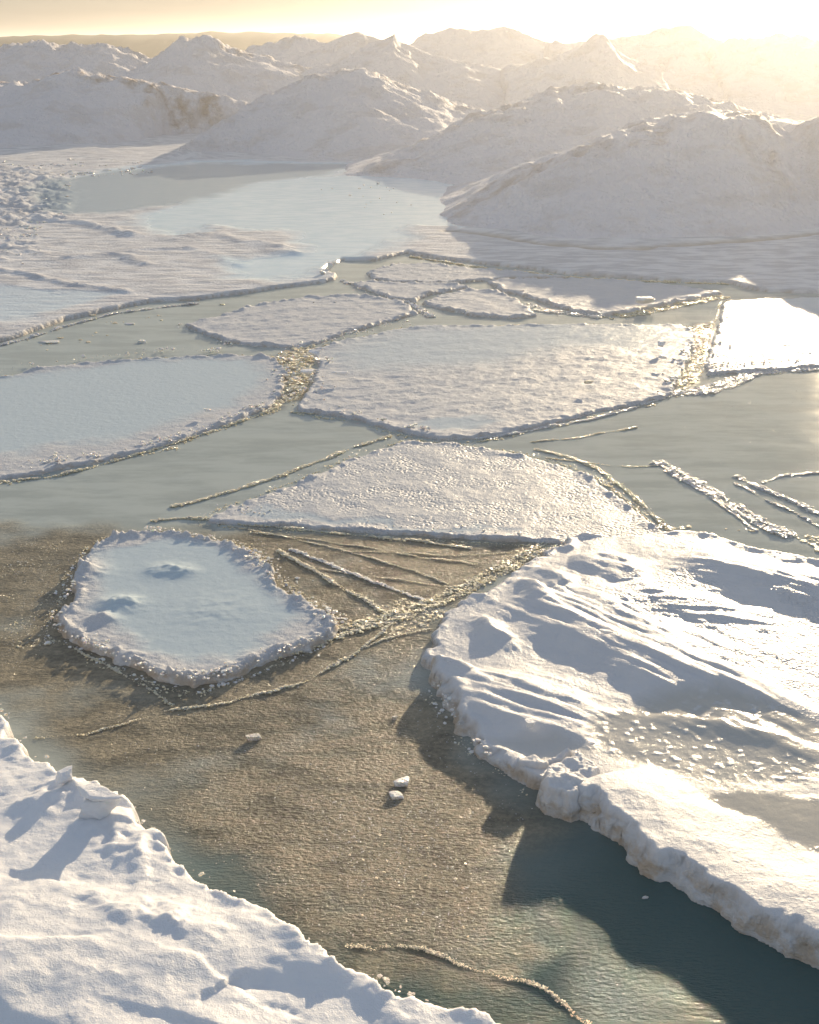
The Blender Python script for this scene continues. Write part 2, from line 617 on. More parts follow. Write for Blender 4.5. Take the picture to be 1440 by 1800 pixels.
def build_plain():
    E = gpl(PLAIN_EDGE, 0.08)
    P = np.concatenate([E, [[180, E[-1, 1]], [240, 230], [-240, 230], [-180, E[0, 1]]]])
    ya = 13 * (230 / 13) ** np.linspace(0, 1, 620)
    ua = np.concatenate([np.linspace(-1.6, -0.44, 40)[:-1], np.linspace(-0.44, 0.46, 520), np.linspace(0.46, 1.6, 40)[1:]])
    U, Y = np.meshgrid(ua, ya)
    X = U * Y
    S = sdf(X + 0.12 * fbm(X, Y, 0.8, 4, 3), Y + 0.12 * fbm(X, Y, 0.8, 4, 9), P)
    gl = np.zeros(X.shape)
    bl = np.zeros(X.shape)
    wx, wy = 0.5 * fbm(X, Y, 1.6, 4, 21), 0.9 * fbm(X, Y, 1.6, 4, 22)
    for poly, w, a in (
            ([(230, 395), (330, 350), (480, 320), (680, 305), (860, 330), (800, 380), (730, 400), (700, 440), (600, 470), (500, 500), (420, 500), (390, 460), (530, 450), (520, 410), (380, 405), (300, 420)], 0.5, 1.0),
            ([(60, 330), (200, 300), (350, 285), (650, 290), (600, 310), (480, 325), (330, 360), (190, 380), (60, 375)], 0.5, 0.9),
            ([(700, 395), (770, 378), (815, 395), (810, 405)], 0.2, 1.0),
            ([(-300, 520), (-50, 510), (100, 520), (200, 525), (100, 550), (-300, 640)], 0.3, 0.55)):
        gl = np.maximum(gl, a * sstep(-w, w, sdf(X + wx, Y + wy, gpl(poly))))
    bl = 0.9 * sstep(-0.6, 0.6, sdf(X + wx, Y + wy, gpl([(20, 330), (200, 305), (350, 290), (640, 293), (560, 312), (470, 322), (330, 360), (190, 385), (20, 385)])))
    amp = np.clip((Y - 10) / 40, 0.2, 1)
    top = 0.07 + (1 - gl) * (0.05 * amp * fbm(X, Y, 2.0, 5, 31) + 0.035 * amp * ridged(X * 0.6 + Y * 0.25, Y * 1.4, 1.6, 3, 33))
    rub = sstep(-0.4, 0.5, sdf(X + wx, Y + wy, gpl([(-200, 410), (-200, 300), (0, 295), (110, 310), (130, 345), (120, 385), (40, 400)])))
    rub = np.maximum(rub, 0.5 * sstep(-0.4, 0.5, sdf(X + wx, Y + wy, gpl([(-200, 480), (-200, 400), (50, 405), (100, 430), (60, 460)]))))
    top = top + rub * 0.30 * np.clip(ridged(X, Y, 0.9, 4, 41) - 0.35, 0, 1)
    for k_, (pl, h, w) in enumerate((([(-60, 470), (40, 490), (120, 505), (230, 522)], 0.05, 0.12), ([(300, 425), (380, 415), (450, 435), (520, 452)], 0.06, 0.3), ([(0, 395), (80, 392), (160, 400), (240, 420)], 0.08, 0.25),
                                      ([(240, 445), (330, 440), (420, 470)], 0.04, 0.25), ([(120, 460), (200, 452), (260, 470)], 0.05, 0.2), ([(520, 272), (570, 268), (590, 276)], 0.25, 0.5), ([(300, 282), (330, 276), (350, 282)], 0.25, 0.5))):
        d2, _, u2 = seg_dist(X + 0.4 * wx, Y + 0.4 * wy, gpl(pl))
        top = top + h * np.exp(-(d2 / w) ** 2) * (1 + 0.7 * fbm(X, Y, 0.5, 3, 60 + k_))
    top = top + 0.25 * sstep(55, 70, Y) * (fbm(X, Y, 7, 4, 44) + 0.3)
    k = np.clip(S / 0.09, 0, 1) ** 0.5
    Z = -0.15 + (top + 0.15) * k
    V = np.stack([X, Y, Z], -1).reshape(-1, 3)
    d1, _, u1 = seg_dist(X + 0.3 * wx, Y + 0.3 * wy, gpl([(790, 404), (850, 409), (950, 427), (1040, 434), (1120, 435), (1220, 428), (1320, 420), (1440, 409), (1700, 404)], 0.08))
    foot = 0.9 * np.exp(-(d1 / (0.22 + 0.18 * noise(u1 * 23, u1 * 0, 6))) ** 2)  # sunken wet crack at the mound foot, its brown shadow line painted in
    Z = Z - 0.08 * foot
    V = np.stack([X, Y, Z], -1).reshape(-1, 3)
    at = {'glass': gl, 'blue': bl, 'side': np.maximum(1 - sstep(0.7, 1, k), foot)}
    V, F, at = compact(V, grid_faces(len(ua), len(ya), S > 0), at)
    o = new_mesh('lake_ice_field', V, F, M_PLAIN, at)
    tag(o, kind='structure')


build_plain()


# ------------------------------------------------------------------ ice mounds
def mound(label, crest, base, back, seed=1, cell=0.2, crag=0.12, dirt=0.0, dscale=2.0, power=1.15, lump=0.10, group='ice mounds'):
    """crest: (px, py, distance); base: foot line (px, py) on the lake, or a depth in metres in front of the crest"""
    C = np.array([at_depth(*c) for c in crest])
    C = C[np.argsort(C[:, 0])]
    x0, x1 = C[0, 0], C[-1, 0]
    if isinstance(base, (int, float)):
        bx, by = C[:, 0], C[:, 1] - base
    else:
        B = gpl(base)
        B = B[np.argsort(B[:, 0])]
        bx, by = B[:, 0], B[:, 1]
    X, Y = np.meshgrid(np.arange(x0 - 2, x1 + 2, cell), np.arange(by.min() - 2, C[:, 1].max() + back + 2, cell))
    wx = 1.2 * fbm(X, Y, 5, 3, seed + 3)
    wy = 1.5 * fbm(X, Y, 6, 3, seed + 4)
    yc = np.interp(X, C[:, 0], C[:, 1])
    yf = np.interp(X, bx, by)
    sil = sstep(0, 1.2, np.abs(Y - yc))
    zc = np.interp(X + wx * 0.5 * sil, C[:, 0], C[:, 2], left=-0.3, right=-0.3)
    # soften the crest line a little
    zc = zc + np.where(zc > 0.4, 1, 0) * 0.5 * (0.06 + 0.5 * crag) * (0.8 * noise(X / 0.9, X * 0 + seed, seed + 31) + 0.6 * noise(X / 0.4, X * 0 + seed, seed + 32))
    d = Y - yc + wy * sil * 0.6
    u = np.where(d < 0, -d / np.maximum(yc - yf, 1.0), d / back)
    u = np.clip(u, 0, 1.4)
    prof = np.where(u < 1, 0.6 * (1 - u) ** power * (1 + 0.6 * u * (1 - u)) + 0.4 * (0.5 + 0.5 * np.cos(math.pi * np.clip(u, 0, 1))), 0)
    e = np.clip(np.minimum(X - x0, x1 - X) / 1.5, -1, 1)
    Z = zc * prof
    hgt = np.clip(Z, 0, None)
    Z = Z + sil * lump * (hgt + 0.3) * fbm(X, Y, 2.6, 5, seed + 11, 0.55) * 1.6
    Z = Z + sil * 0.15 * np.clip(hgt, 0, 1.5) * (ridged(X * 0.7 + Y * 0.5, Y * 0.9 - X * 0.2, 1.5, 4, seed + 15) - 0.5)
    near_crest = np.exp(-(d / 1.6) ** 2) * sstep(0.3, 1.0, zc)
    Z = Z + crag * near_crest * (ridged(X, Y, 0.9, 3, seed + 19) - 0.45) * 2
    Z = np.where(u >= 1, -0.4 * (u - 1) / 0.4 - 0.02, Z)
    Z = np.where(e < 0, np.minimum(Z, 0.3 * e), Z)
    dm = np.zeros(X.shape)
    if dirt:
        dm = dirt * sstep(0.0, 0.55, fbm(X, Y * 0.8, dscale, 5, seed + 23, 0.6) + 0.9 * np.exp(-(d / 2.2) ** 2) - 0.55)
    V = np.stack([X, Y, Z], -1).reshape(-1, 3)
    at = {'dirt': dm, 'side': np.zeros(X.shape)}
    V, F, at = compact(V, grid_faces(X.shape[1], X.shape[0], Z > -0.12), at)
    o = new_mesh('ice_mound', V, F, M_MOUND, at, True, None, np.array([(x0 + x1) / 2, C[:, 1].mean(), 0.0]))
    tag(o, label, 'ice mound', group)
    return o


mound('broad smooth ice mound with a flat top, the closest one, above the water at right',
      [(770, 392, 38), (830, 362, 38.5), (900, 325, 39), (960, 291, 39), (1020, 260, 39), (1080, 237, 39.5), (1150, 216, 40), (1200, 202, 40),
       (1270, 197, 40), (1335, 204, 40), (1370, 228, 40), (1400, 240, 39.5), (1440, 226, 38.5), (1520, 200, 38), (1620, 182, 38), (1760, 226, 40), (1900, 262, 40), (2100, 395, 40)],  # right end of crest, mostly out of view, raised to shade the ice field
      [(770, 402), (860, 412), (950, 424), (1040, 431), (1120, 431), (1200, 428), (1300, 420), (1440, 406), (1600, 400), (2100, 398)],
      12, 101, 0.11, 0.10, 0.6, 1.6, 1.0, 0.07)
mound('long ice mound sloping down to the left, with two tan lumps on its crest',
      [(600, 306, 51.5), (660, 285, 52.5), (720, 262, 54), (790, 232, 55), (850, 205, 56), (930, 180, 57), (1000, 160, 58), (1060, 149, 58), (1100, 160, 58),
       (1145, 153, 58), (1200, 165, 58), (1260, 184, 58), (1330, 200, 58), (1420, 222, 58), (1550, 260, 58)],
      [(600, 308), (720, 318), (800, 332), (900, 345), (1550, 345)], 12, 111, 0.16, 0.2, 0.6, 2.5, 1.1, 0.09)
mound('rounded ice mound in the middle, rough grey flank facing the frozen pool',
      [(310, 262, 62), (400, 210, 64), (460, 172, 66), (520, 146, 68), (560, 131, 68), (620, 122, 68), (670, 133, 68), (730, 160, 68), (800, 185, 68), (900, 215, 68), (1000, 250, 68)],
      [(310, 272), (400, 270), (500, 280), (600, 288), (660, 294), (1000, 300)], 12, 121, 0.18, 0.15, 0.35, 2.2, 1.0, 0.09)
mound('long low ice mound at left edge with brown dirty crest',
      [(-420, 215, 74), (-260, 175, 74), (-100, 152, 74), (0, 150, 74), (60, 145, 74), (105, 132, 74), (135, 125, 74), (200, 139, 74), (270, 149, 74), (330, 161, 74), (400, 176, 74), (450, 192, 74), (520, 215, 74)],
      [(-420, 268), (0, 268), (150, 262), (250, 250), (330, 235), (420, 215), (520, 216)], 10, 131, 0.2, 0.25, 1.0, 2.2, 0.95, 0.05)
far = [
    ('craggy far ice mound at the left edge, below the wooded shore',
     [(-150, 110, 100), (-60, 96, 100), (0, 86, 100), (40, 80, 100), (65, 75, 100), (100, 82, 100), (120, 84, 100), (170, 82, 100), (220, 88, 100), (260, 104, 100), (300, 125, 100)], 14, 0.35, 0.35),
    ('steep far ice mound with a notched rusty top, left of the middle',
     [(215, 135, 96), (260, 112, 96), (300, 86, 96), (325, 71, 96), (340, 72, 96), (365, 69, 96), (380, 72, 96), (410, 88, 96), (440, 98, 96), (500, 112, 96), (580, 132, 96)], 14, 0.3, 0.7),
    ('low far ice mound between the notched mound and the twin peaks',
     [(400, 108, 112), (450, 84, 112), (490, 74, 112), (525, 66, 112), (555, 74, 112), (590, 88, 112), (640, 108, 112)], 12, 0.3, 0.4),
    ('pale far ice mound with a smooth round peak behind the horned mound',
     [(520, 105, 108), (570, 80, 108), (600, 65, 108), (625, 57, 108), (650, 64, 108), (690, 76, 108), (740, 98, 108), (800, 118, 108)], 12, 0.1, 0.1),
    ('far ice mound with a small horn at its tip',
     [(530, 128, 95), (580, 112, 95), (630, 90, 95), (660, 74, 95), (680, 68, 95), (694, 60, 95), (699, 72, 95), (720, 80, 95), (760, 98, 95), (830, 112, 95), (900, 128, 95)], 12, 0.1, 0.2),
    ('wide far ice mound with a low double summit against the pale sky',
     [(690, 95, 118), (740, 70, 118), (785, 52, 118), (820, 54, 118), (850, 56, 118), (884, 46, 118), (900, 52, 118), (940, 68, 118), (975, 78, 118), (1040, 100, 118)], 14, 0.12, 0.1),
    ('small far ice mound topped by a stubby upright knob',
     [(880, 125, 92), (940, 110, 92), (990, 95, 92), (1030, 78, 92), (1042, 66, 92), (1056, 60, 92), (1068, 66, 92), (1078, 86, 92), (1100, 100, 92), (1160, 122, 92)], 12, 0.15, 0.25),
    ('tallest far ice mound, peaked, its right flank rimmed with light',
     [(960, 82, 110), (1020, 74, 110), (1080, 68, 110), (1130, 62, 110), (1150, 54, 110), (1178, 47, 110), (1210, 54, 110), (1260, 70, 110), (1310, 92, 110), (1370, 112, 110), (1450, 130, 110)], 18, 0.12, 0.15),
    ('far ice mound under the sun at the right edge',
     [(1230, 95, 104), (1290, 74, 104), (1340, 66, 104), (1372, 60, 104), (1400, 66, 104), (1440, 72, 104), (1520, 76, 104), (1620, 95, 104), (1700, 120, 104)], 14, 0.2, 0.15),
    ('low far ice mound behind, filling the gap right of the small knob',
     [(1000, 92, 130), (1060, 76, 130), (1090, 68, 130), (1140, 66, 130), (1200, 74, 130), (1300, 76, 130), (1400, 85, 130)], 10, 0.3, 0.1),
]
for i, (lb, cr, fr, cg, dt) in enumerate(far):
    mound(lb, cr, fr, 12, 140 + i * 13, 0.26, cg, dt, 2.5, 1.15, 0.10)

# ------------------------------------------------------------------ wooded shore across the bay
def build_hill():
    C = np.array([at_depth(px, py, 262) for px, py in ((-700, 70), (-300, 66), (0, 64), (60, 61), (150, 60), (250, 60), (330, 57), (430, 55), (520, 57), (580, 58), (600, 61), (640, 67), (700, 74))])
    xs = np.linspace(C[0, 0], C[-1, 0], 700)
    z = np.interp(xs, C[:, 0], C[:, 2])
    z = z + 0.25 * fbm(xs, xs * 0, 6, 4, 3) - 0.1
    V, n = [], len(xs)
    rows = [(238, -0.1), (244, 0.5), (251, 0.8), (262, 1.0), (285, 0.9), (340, -0.1)]
    for y, k in rows:
        V.append(np.stack([xs, np.full(n, y) + 4 * noise(xs / 9, xs * 0 + y), np.where(k < 0, -0.3, z * k + 0.2 * noise(xs / 4, xs * 0 + y))], 1))
    o = new_mesh('hills', np.concatenate(V), grid_faces(n, len(rows)), M_HILL)
    tag(o, kind='structure')


build_hill()


# ------------------------------------------------------------------ floes
def flat_top(z, amp=0.02, sc=0.5, rim=0.0, rw=0.15, seed=1, streak=0.0, crystal=0.0, wetpoly=None, lump=0.3, extra=None, tilt=0.0):
    def f(X, Y, S):
        t = z + amp * fbm(X, Y, sc, 5, seed, 0.55)
        if streak:
            t = t + streak * fbm(X * 0.8 + Y * 0.35, Y * 1.3 - X * 0.9, 0.45, 4, seed + 2, 0.6)
        if rim:
            nz = np.clip(fbm(X, Y, lump, 4, seed + 4, 0.7) * 1.2 + 0.3, 0.05, 1.3) * (0.7 + 0.6 * np.clip(ridged(X, Y, lump * 0.5, 3, seed + 6), 0, 1))
            t = t + rim * np.exp(-((S - 0.1 * rw) / rw) ** 2) * nz
        at = {'crystal': np.full(X.shape, crystal), 'wet': np.zeros(X.shape)}
        if wetpoly is not None:
            for q, w, a in wetpoly:
                k = a * sstep(-w, w, sdf(X + 0.15 * fbm(X, Y, 0.6, 4, seed + 8), Y + 0.3 * fbm(X, Y, 0.6, 4, seed + 9), gpl(q, z)))
                at['wet'] = np.maximum(at['wet'], k)
            t = z * at['wet'] + t * (1 - at['wet'])
            at['crystal'] = at['crystal'] * (1 - at['wet'])
        if extra:
            t, at = extra(X, Y, S, t, at)
        return t, at
    return f


def rim_rubble(floe, P, runs, z, smin, smax, seed, mat=None, name='rim'):
    """broken pieces frozen on the floe's edge: runs = (px polyline, number, spread)"""
    rng = np.random.default_rng(seed)
    pos, size = [], []
    for poly, n, spread in runs:
        L = gpl(poly, z)
        p, nrm, u = along(L, n, rng)
        cl = np.clip(1.3 * noise(u / 0.6, u * 0 + seed, seed) + 0.4, 0, 1)
        off = rng.normal(0, spread, n)
        s = (smin + (smax - smin) * rng.uniform(0, 1, n) ** 2.2) * (0.45 + 0.75 * cl)
        k = rng.uniform(0, 1, n) < cl + 0.08
        q = p + nrm * off[:, None]
        out = ~inside(q[:, 0], q[:, 1], P)
        zz = np.where(out & (z > 0.085), -0.2 * s, z - 0.02 + 0.5 * s * rng.uniform(0, 1, n))
        pos.append(np.column_stack([q, zz])[k])
        size.append(s[k])
    V, F = rubble(np.concatenate(pos), np.concatenate(size), 2 if smax > 0.08 else 1, 0.85, rng)
    o = new_mesh(name, V, F, mat or M_CRUMB, None, False, floe, np.array(floe.location))
    o['kind'] = 'stuff'
    o['label'] = 'rim of broken ice lumps'
    return o


def slush_edge(floe, P, dens, smin, smax, seed):
    """amber slush packed into the crack all round a floe"""
    rng = np.random.default_rng(seed)
    L = np.concatenate([P, P[:1]])
    L = L[(np.abs(L[:, 0]) < 9)]
    tot = np.hypot(*(L[1:] - L[:-1]).T).sum()
    n = int(min(tot * dens, 2600))
    p, nrm, u = along(L, n, rng)
    c = P.mean(0)
    out = np.sign(((p - c) * nrm).sum(1))[:, None] * nrm
    cl = np.clip(1.2 * noise(u / 0.7, u * 0 + seed, seed) + 0.55, 0.05, 1)
    q = p + out * (0.03 + 0.05 * cl * np.abs(rng.normal(0, 1, n)))[:, None]
    k = rng.uniform(0, 1, n) < cl
    sz = (smin + (smax - smin) * rng.uniform(0, 1, n) ** 2.5) * (0.5 + 0.6 * cl)
    V, F = rubble(np.column_stack([q, 0.004 - 0.2 * sz])[k], sz[k], 1, 0.7, rng)
    o = new_mesh('slush_edge', V, F, M_AMBER, None, False, floe, np.array(floe.location))
    o['kind'] = 'stuff'
    o['label'] = 'amber slush packed along the edge'


# small rimmed floe
EDGE_A = [(165, 943), (215, 930), (260, 922), (310, 925), (360, 935), (410, 945), (455, 965), (490, 990), (498, 1020), (530, 1040), (570, 1055), (600, 1075),
          (592, 1105), (545, 1128), (470, 1152), (400, 1182), (340, 1195), (275, 1180), (205, 1152), (135, 1120), (88, 1098), (92, 1072), (115, 1045), (118, 1005), (140, 970)]


def extra_a(X, Y, S, t, at):
    for px, py, h, w in ((210, 1055, 0.10, 0.17), (180, 1082, 0.08, 0.13), (290, 996, 0.05, 0.18), (320, 999, 0.04, 0.14), (380, 1065, 0.02, 0.4), (145, 1000, 0.10, 0.2)):
        x, y = gp(px, py, 0.1)
        t = t + 0.65 * h * np.exp(-((X - x) / w) ** 2 - ((Y - y) / (w * 0.9)) ** 2) * (1 + 0.5 * fbm(X, Y, 0.12, 3, 5))
    return t, at


fa, Pa = sheet('ice_floe', EDGE_A, 0.1, 0.016, flat_top(0.06, 0.006, 0.5, 0.085, 0.14, 11, 0.006, 0.0, extra=extra_a, lump=0.16, wetpoly=[([(190, 960), (300, 950), (400, 975), (450, 1010), (500, 1060), (540, 1085), (440, 1130), (340, 1160), (220, 1115), (160, 1080), (180, 1010)], 0.15, 0.95)]), M_FLOE, 0.07, 0.3, 0.09, 0.15, 11)
tag(fa, 'small rounded white floe with a raised crumbly rim all round and a smooth middle', 'ice floe', 'ice floes')
rim_rubble(fa, Pa, [([(255, 926), (310, 930), (350, 940)], 110, 0.05), ([(360, 930), (400, 945), (450, 970), (485, 995), (500, 1015)], 330, 0.08),
                    ([(500, 1020), (560, 1058), (595, 1078), (580, 1105), (540, 1125)], 190, 0.07),
                    ([(540, 1125), (470, 1150), (400, 1178), (340, 1190), (280, 1180)], 260, 0.06),
                    ([(280, 1180), (200, 1148), (130, 1115), (90, 1098)], 230, 0.06), ([(90, 1095), (115, 1040), (125, 1000), (150, 960)], 110, 0.06)],
           0.09, 0.006, 0.028, 12)

# triangular crystal floe
EDGE_B = [(352, 908), (395, 884), (470, 858), (560, 822), (640, 788), (715, 767), (800, 771), (900, 787), (970, 803), (1040, 827), (1090, 862), (1140, 900),
          (1190, 940), (1200, 975), (1050, 960), (1005, 948), (900, 943), (800, 937), (700, 931), (600, 925), (500, 916), (420, 914)]
fb, Pb = sheet('ice_floe', EDGE_B, 0.08, 0.022,
               flat_top(0.032, 0.010, 0.6, 0.05, 0.12, 21, 0.012, 0.9,
                        wetpoly=[([(420, 905), (470, 885), (560, 905), (700, 918), (900, 928), (960, 935), (800, 932), (600, 922)], 0.08, 0.6)]), M_FLOE, 0.06, 0.3, 0.07, 0.15, 21)
tag(fb, 'triangular floe covered in frost crystals, pointed at its left end', 'ice floe', 'ice floes')
rim_rubble(fb, Pb, [([(355, 905), (400, 890), (445, 893), (470, 900)], 130, 0.09), ([(470, 858), (560, 825), (640, 790), (700, 772)], 160, 0.07),
                    ([(900, 790), (970, 806), (1040, 832), (1100, 872), (1180, 935)], 220, 0.05), ([(640, 922), (760, 928), (900, 936), (1000, 943)], 120, 0.05)], 0.05, 0.006, 0.028, 22)

# left smooth floe
EDGE_C = [(-420, 800), (-300, 720), (-150, 680), (0, 655), (60, 641), (140, 631), (280, 622), (400, 616), (480, 620), (508, 640), (502, 680), (482, 708), (400, 738), (280, 780), (200, 798),
          (100, 818), (0, 835), (-150, 845), (-300, 850)]
fc, Pc = sheet('ice_floe', EDGE_C, 0.09, 0.028,
               flat_top(0.03, 0.006, 0.9, 0.07, 0.13, 31, 0.008, 0.0, wetpoly=[([(-400, 790), (-200, 690), (0, 665), (280, 632), (440, 630), (470, 660), (430, 700), (250, 760), (0, 800), (-300, 820)], 0.25, 0.9)]),
               M_FLOE, 0.08, 0.5, 0.08, 0.15, 31)
tag(fc, 'smooth pale blue floe at the left edge with rubble along its borders', 'ice floe', 'ice floes')
rim_rubble(fc, Pc, [([(-100, 830), (0, 820), (60, 810), (105, 806)], 220, 0.12), ([(105, 808), (200, 795), (300, 768), (400, 735), (480, 705)], 330, 0.08),
                    ([(240, 618), (300, 612), (370, 615), (390, 615)], 200, 0.10), ([(0, 648), (70, 636), (200, 624), (250, 618)], 110, 0.07), ([(480, 705), (505, 675), (508, 640), (495, 622)], 260, 0.13)],
           0.05, 0.008, 0.05, 32)

# big central floe
EDGE_D = [(548, 604), (600, 590), (690, 571), (760, 563), (900, 563), (1000, 561), (1100, 562), (1205, 562), (1228, 575), (1222, 610), (1205, 645), (1190, 682), (1140, 697), (1060, 711),
          (980, 732), (890, 752), (830, 760), (765, 762), (700, 746), (600, 722), (520, 711), (518, 700), (545, 665), (553, 630)]
fd, Pd = sheet('ice_floe', EDGE_D, 0.12, 0.028,
               flat_top(0.042, 0.012, 0.8, 0.04, 0.18, 41, 0.024, 0.15, wetpoly=[([(720, 742), (800, 730), (880, 735), (830, 752), (770, 755)], 0.15, 0.7), ([(700, 580), (1000, 568), (1190, 575), (1190, 620), (1000, 610), (850, 640), (620, 650), (580, 620)], 0.6, 0.6)]), M_FLOE, 0.07, 0.5, 0.07, 0.15, 41)
tag(fd, 'widest floe in the middle, streaked with wind-blown snow, its brown edge facing the water', 'ice floe', 'ice floes')
rim_rubble(fd, Pd, [([(548, 610), (552, 640), (545, 680), (525, 705)], 210, 0.15), ([(525, 705), (600, 718), (700, 742), (770, 758)], 110, 0.06), ([(1150, 690), (1190, 676), (1205, 640), (1222, 600)], 240, 0.14),
                    ([(560, 598), (690, 570), (760, 563)], 70, 0.08)], 0.065, 0.008, 0.05, 42)

# right glittering floe
EDGE_E = [(1272, 521), (1330, 518), (1440, 515), (1700, 520), (1720, 620), (1560, 630), (1440, 636), (1350, 643), (1300, 646), (1242, 648), (1236, 632), (1250, 592), (1264, 550)]
fe, Pe = sheet('ice_floe', EDGE_E, 0.12, 0.032, flat_top(0.045, 0.012, 0.6, 0.04, 0.2, 51, 0.030, 1.0, wetpoly=[([(1270, 525), (1440, 520), (1700, 525), (1700, 560), (1440, 560), (1330, 600), (1255, 620)], 0.4, 0.8)]), M_FLOE, 0.08, 0.4, 0.07, 0.15, 51)
tag(fe, 'sunlit floe at the right edge glittering with frost', 'ice floe', 'ice floes')
rim_rubble(fe, Pe, [([(1242, 640), (1300, 640), (1440, 628)], 120, 0.08), ([(1240, 640), (1252, 592), (1268, 540)], 110, 0.12)], 0.07, 0.008, 0.04, 52)

small = [
    ('long thin floe with a brown front edge, below the closest mound',
     [(850, 492), (900, 489), (1000, 488), (1100, 492), (1200, 502), (1275, 514), (1200, 528), (1120, 545), (1062, 554), (1000, 544), (930, 522), (870, 506)], 0.05, 0.3),
    ('pale thin floe between the far ice field edge and the long thin floe',
     [(640, 478), (700, 462), (760, 462), (850, 472), (960, 482), (1010, 486), (900, 487), (840, 492), (760, 498), (690, 494), (650, 490)], 0.05, 0.1),
    ('short dark-edged floe just above the widest floe',
     [(738, 530), (770, 518), (830, 506), (880, 512), (920, 530), (950, 552), (900, 558), (830, 552), (770, 541)], 0.05, 0.2),
    ('slender floe touching the tip of the left ice field',
     [(610, 498), (650, 492), (720, 496), (800, 497), (830, 503), (760, 515), (730, 530), (690, 524), (640, 508)], 0.05, 0.2),
    ('low floe strewn with rubble, just above the gap between two large floes',
     [(318, 568), (370, 556), (450, 535), (540, 520), (640, 517), (710, 528), (740, 548), (690, 562), (610, 585), (560, 603), (520, 610), (450, 606), (390, 598), (350, 584)], 0.04, 0.1),
]
for i, (lb, ed, z, cr) in enumerate(small):
    o, P = sheet('ice_floe', ed, z, 0.035, flat_top(z, 0.02, 0.7, 0.06, 0.18, 61 + i * 5, 0.02, cr), M_FLOE, 0.08, 0.5, 0.08, 0.15, 61 + i * 5)
    tag(o, lb, 'ice floe', 'ice floes')
    runs = {1: [([(650, 488), (750, 498), (840, 492)], 50, 0.1)], 0: [([(860, 495), (930, 515), (1000, 540), (1060, 550)], 70, 0.06)], 2: [([(740, 532), (830, 550), (900, 556)], 60, 0.06)],
            3: [([(615, 498), (690, 524), (735, 530)], 120, 0.1)],
            4: [([(318, 566), (345, 582), (400, 600), (470, 606), (540, 606)], 190, 0.1), ([(560, 602), (620, 582), (720, 555)], 130, 0.12), ([(400, 575), (500, 570), (540, 560)], 60, 0.2),
                ([(500, 535), (600, 522), (720, 540)], 140, 0.2)]}[i]
    rim_rubble(o, P, runs, z * 0.7, 0.010, 0.05, 70 + i)

for i_, (f_, P_, d_, a_, b_) in enumerate(((fa, Pa, 150, 0.004, 0.016), (fb, Pb, 130, 0.005, 0.022), (fc, Pc, 90, 0.006, 0.028), (fd, Pd, 90, 0.006, 0.030), (fe, Pe, 80, 0.006, 0.03))):
    slush_edge(f_, P_, d_, a_, b_, 801 + i_)

# ------------------------------------------------------------------ big drifted floe on the right
EDGE_R = [(735, 1142), (752, 1110), (775, 1075), (815, 1052), (862, 1040), (890, 1006), (950, 968), (1010, 943), (1090, 942), (1180, 934), (1250, 938), (1330, 962), (1440, 985), (1620, 1010),
          (1800, 1250), (1760, 1900), (1600, 1830), (1440, 1700), (1400, 1672), (1340, 1648), (1290, 1624), (1235, 1584), (1150, 1532), (1090, 1488), (1030, 1440), (960, 1398), (900, 1368), (850, 1330), (800, 1278), (768, 1222)]


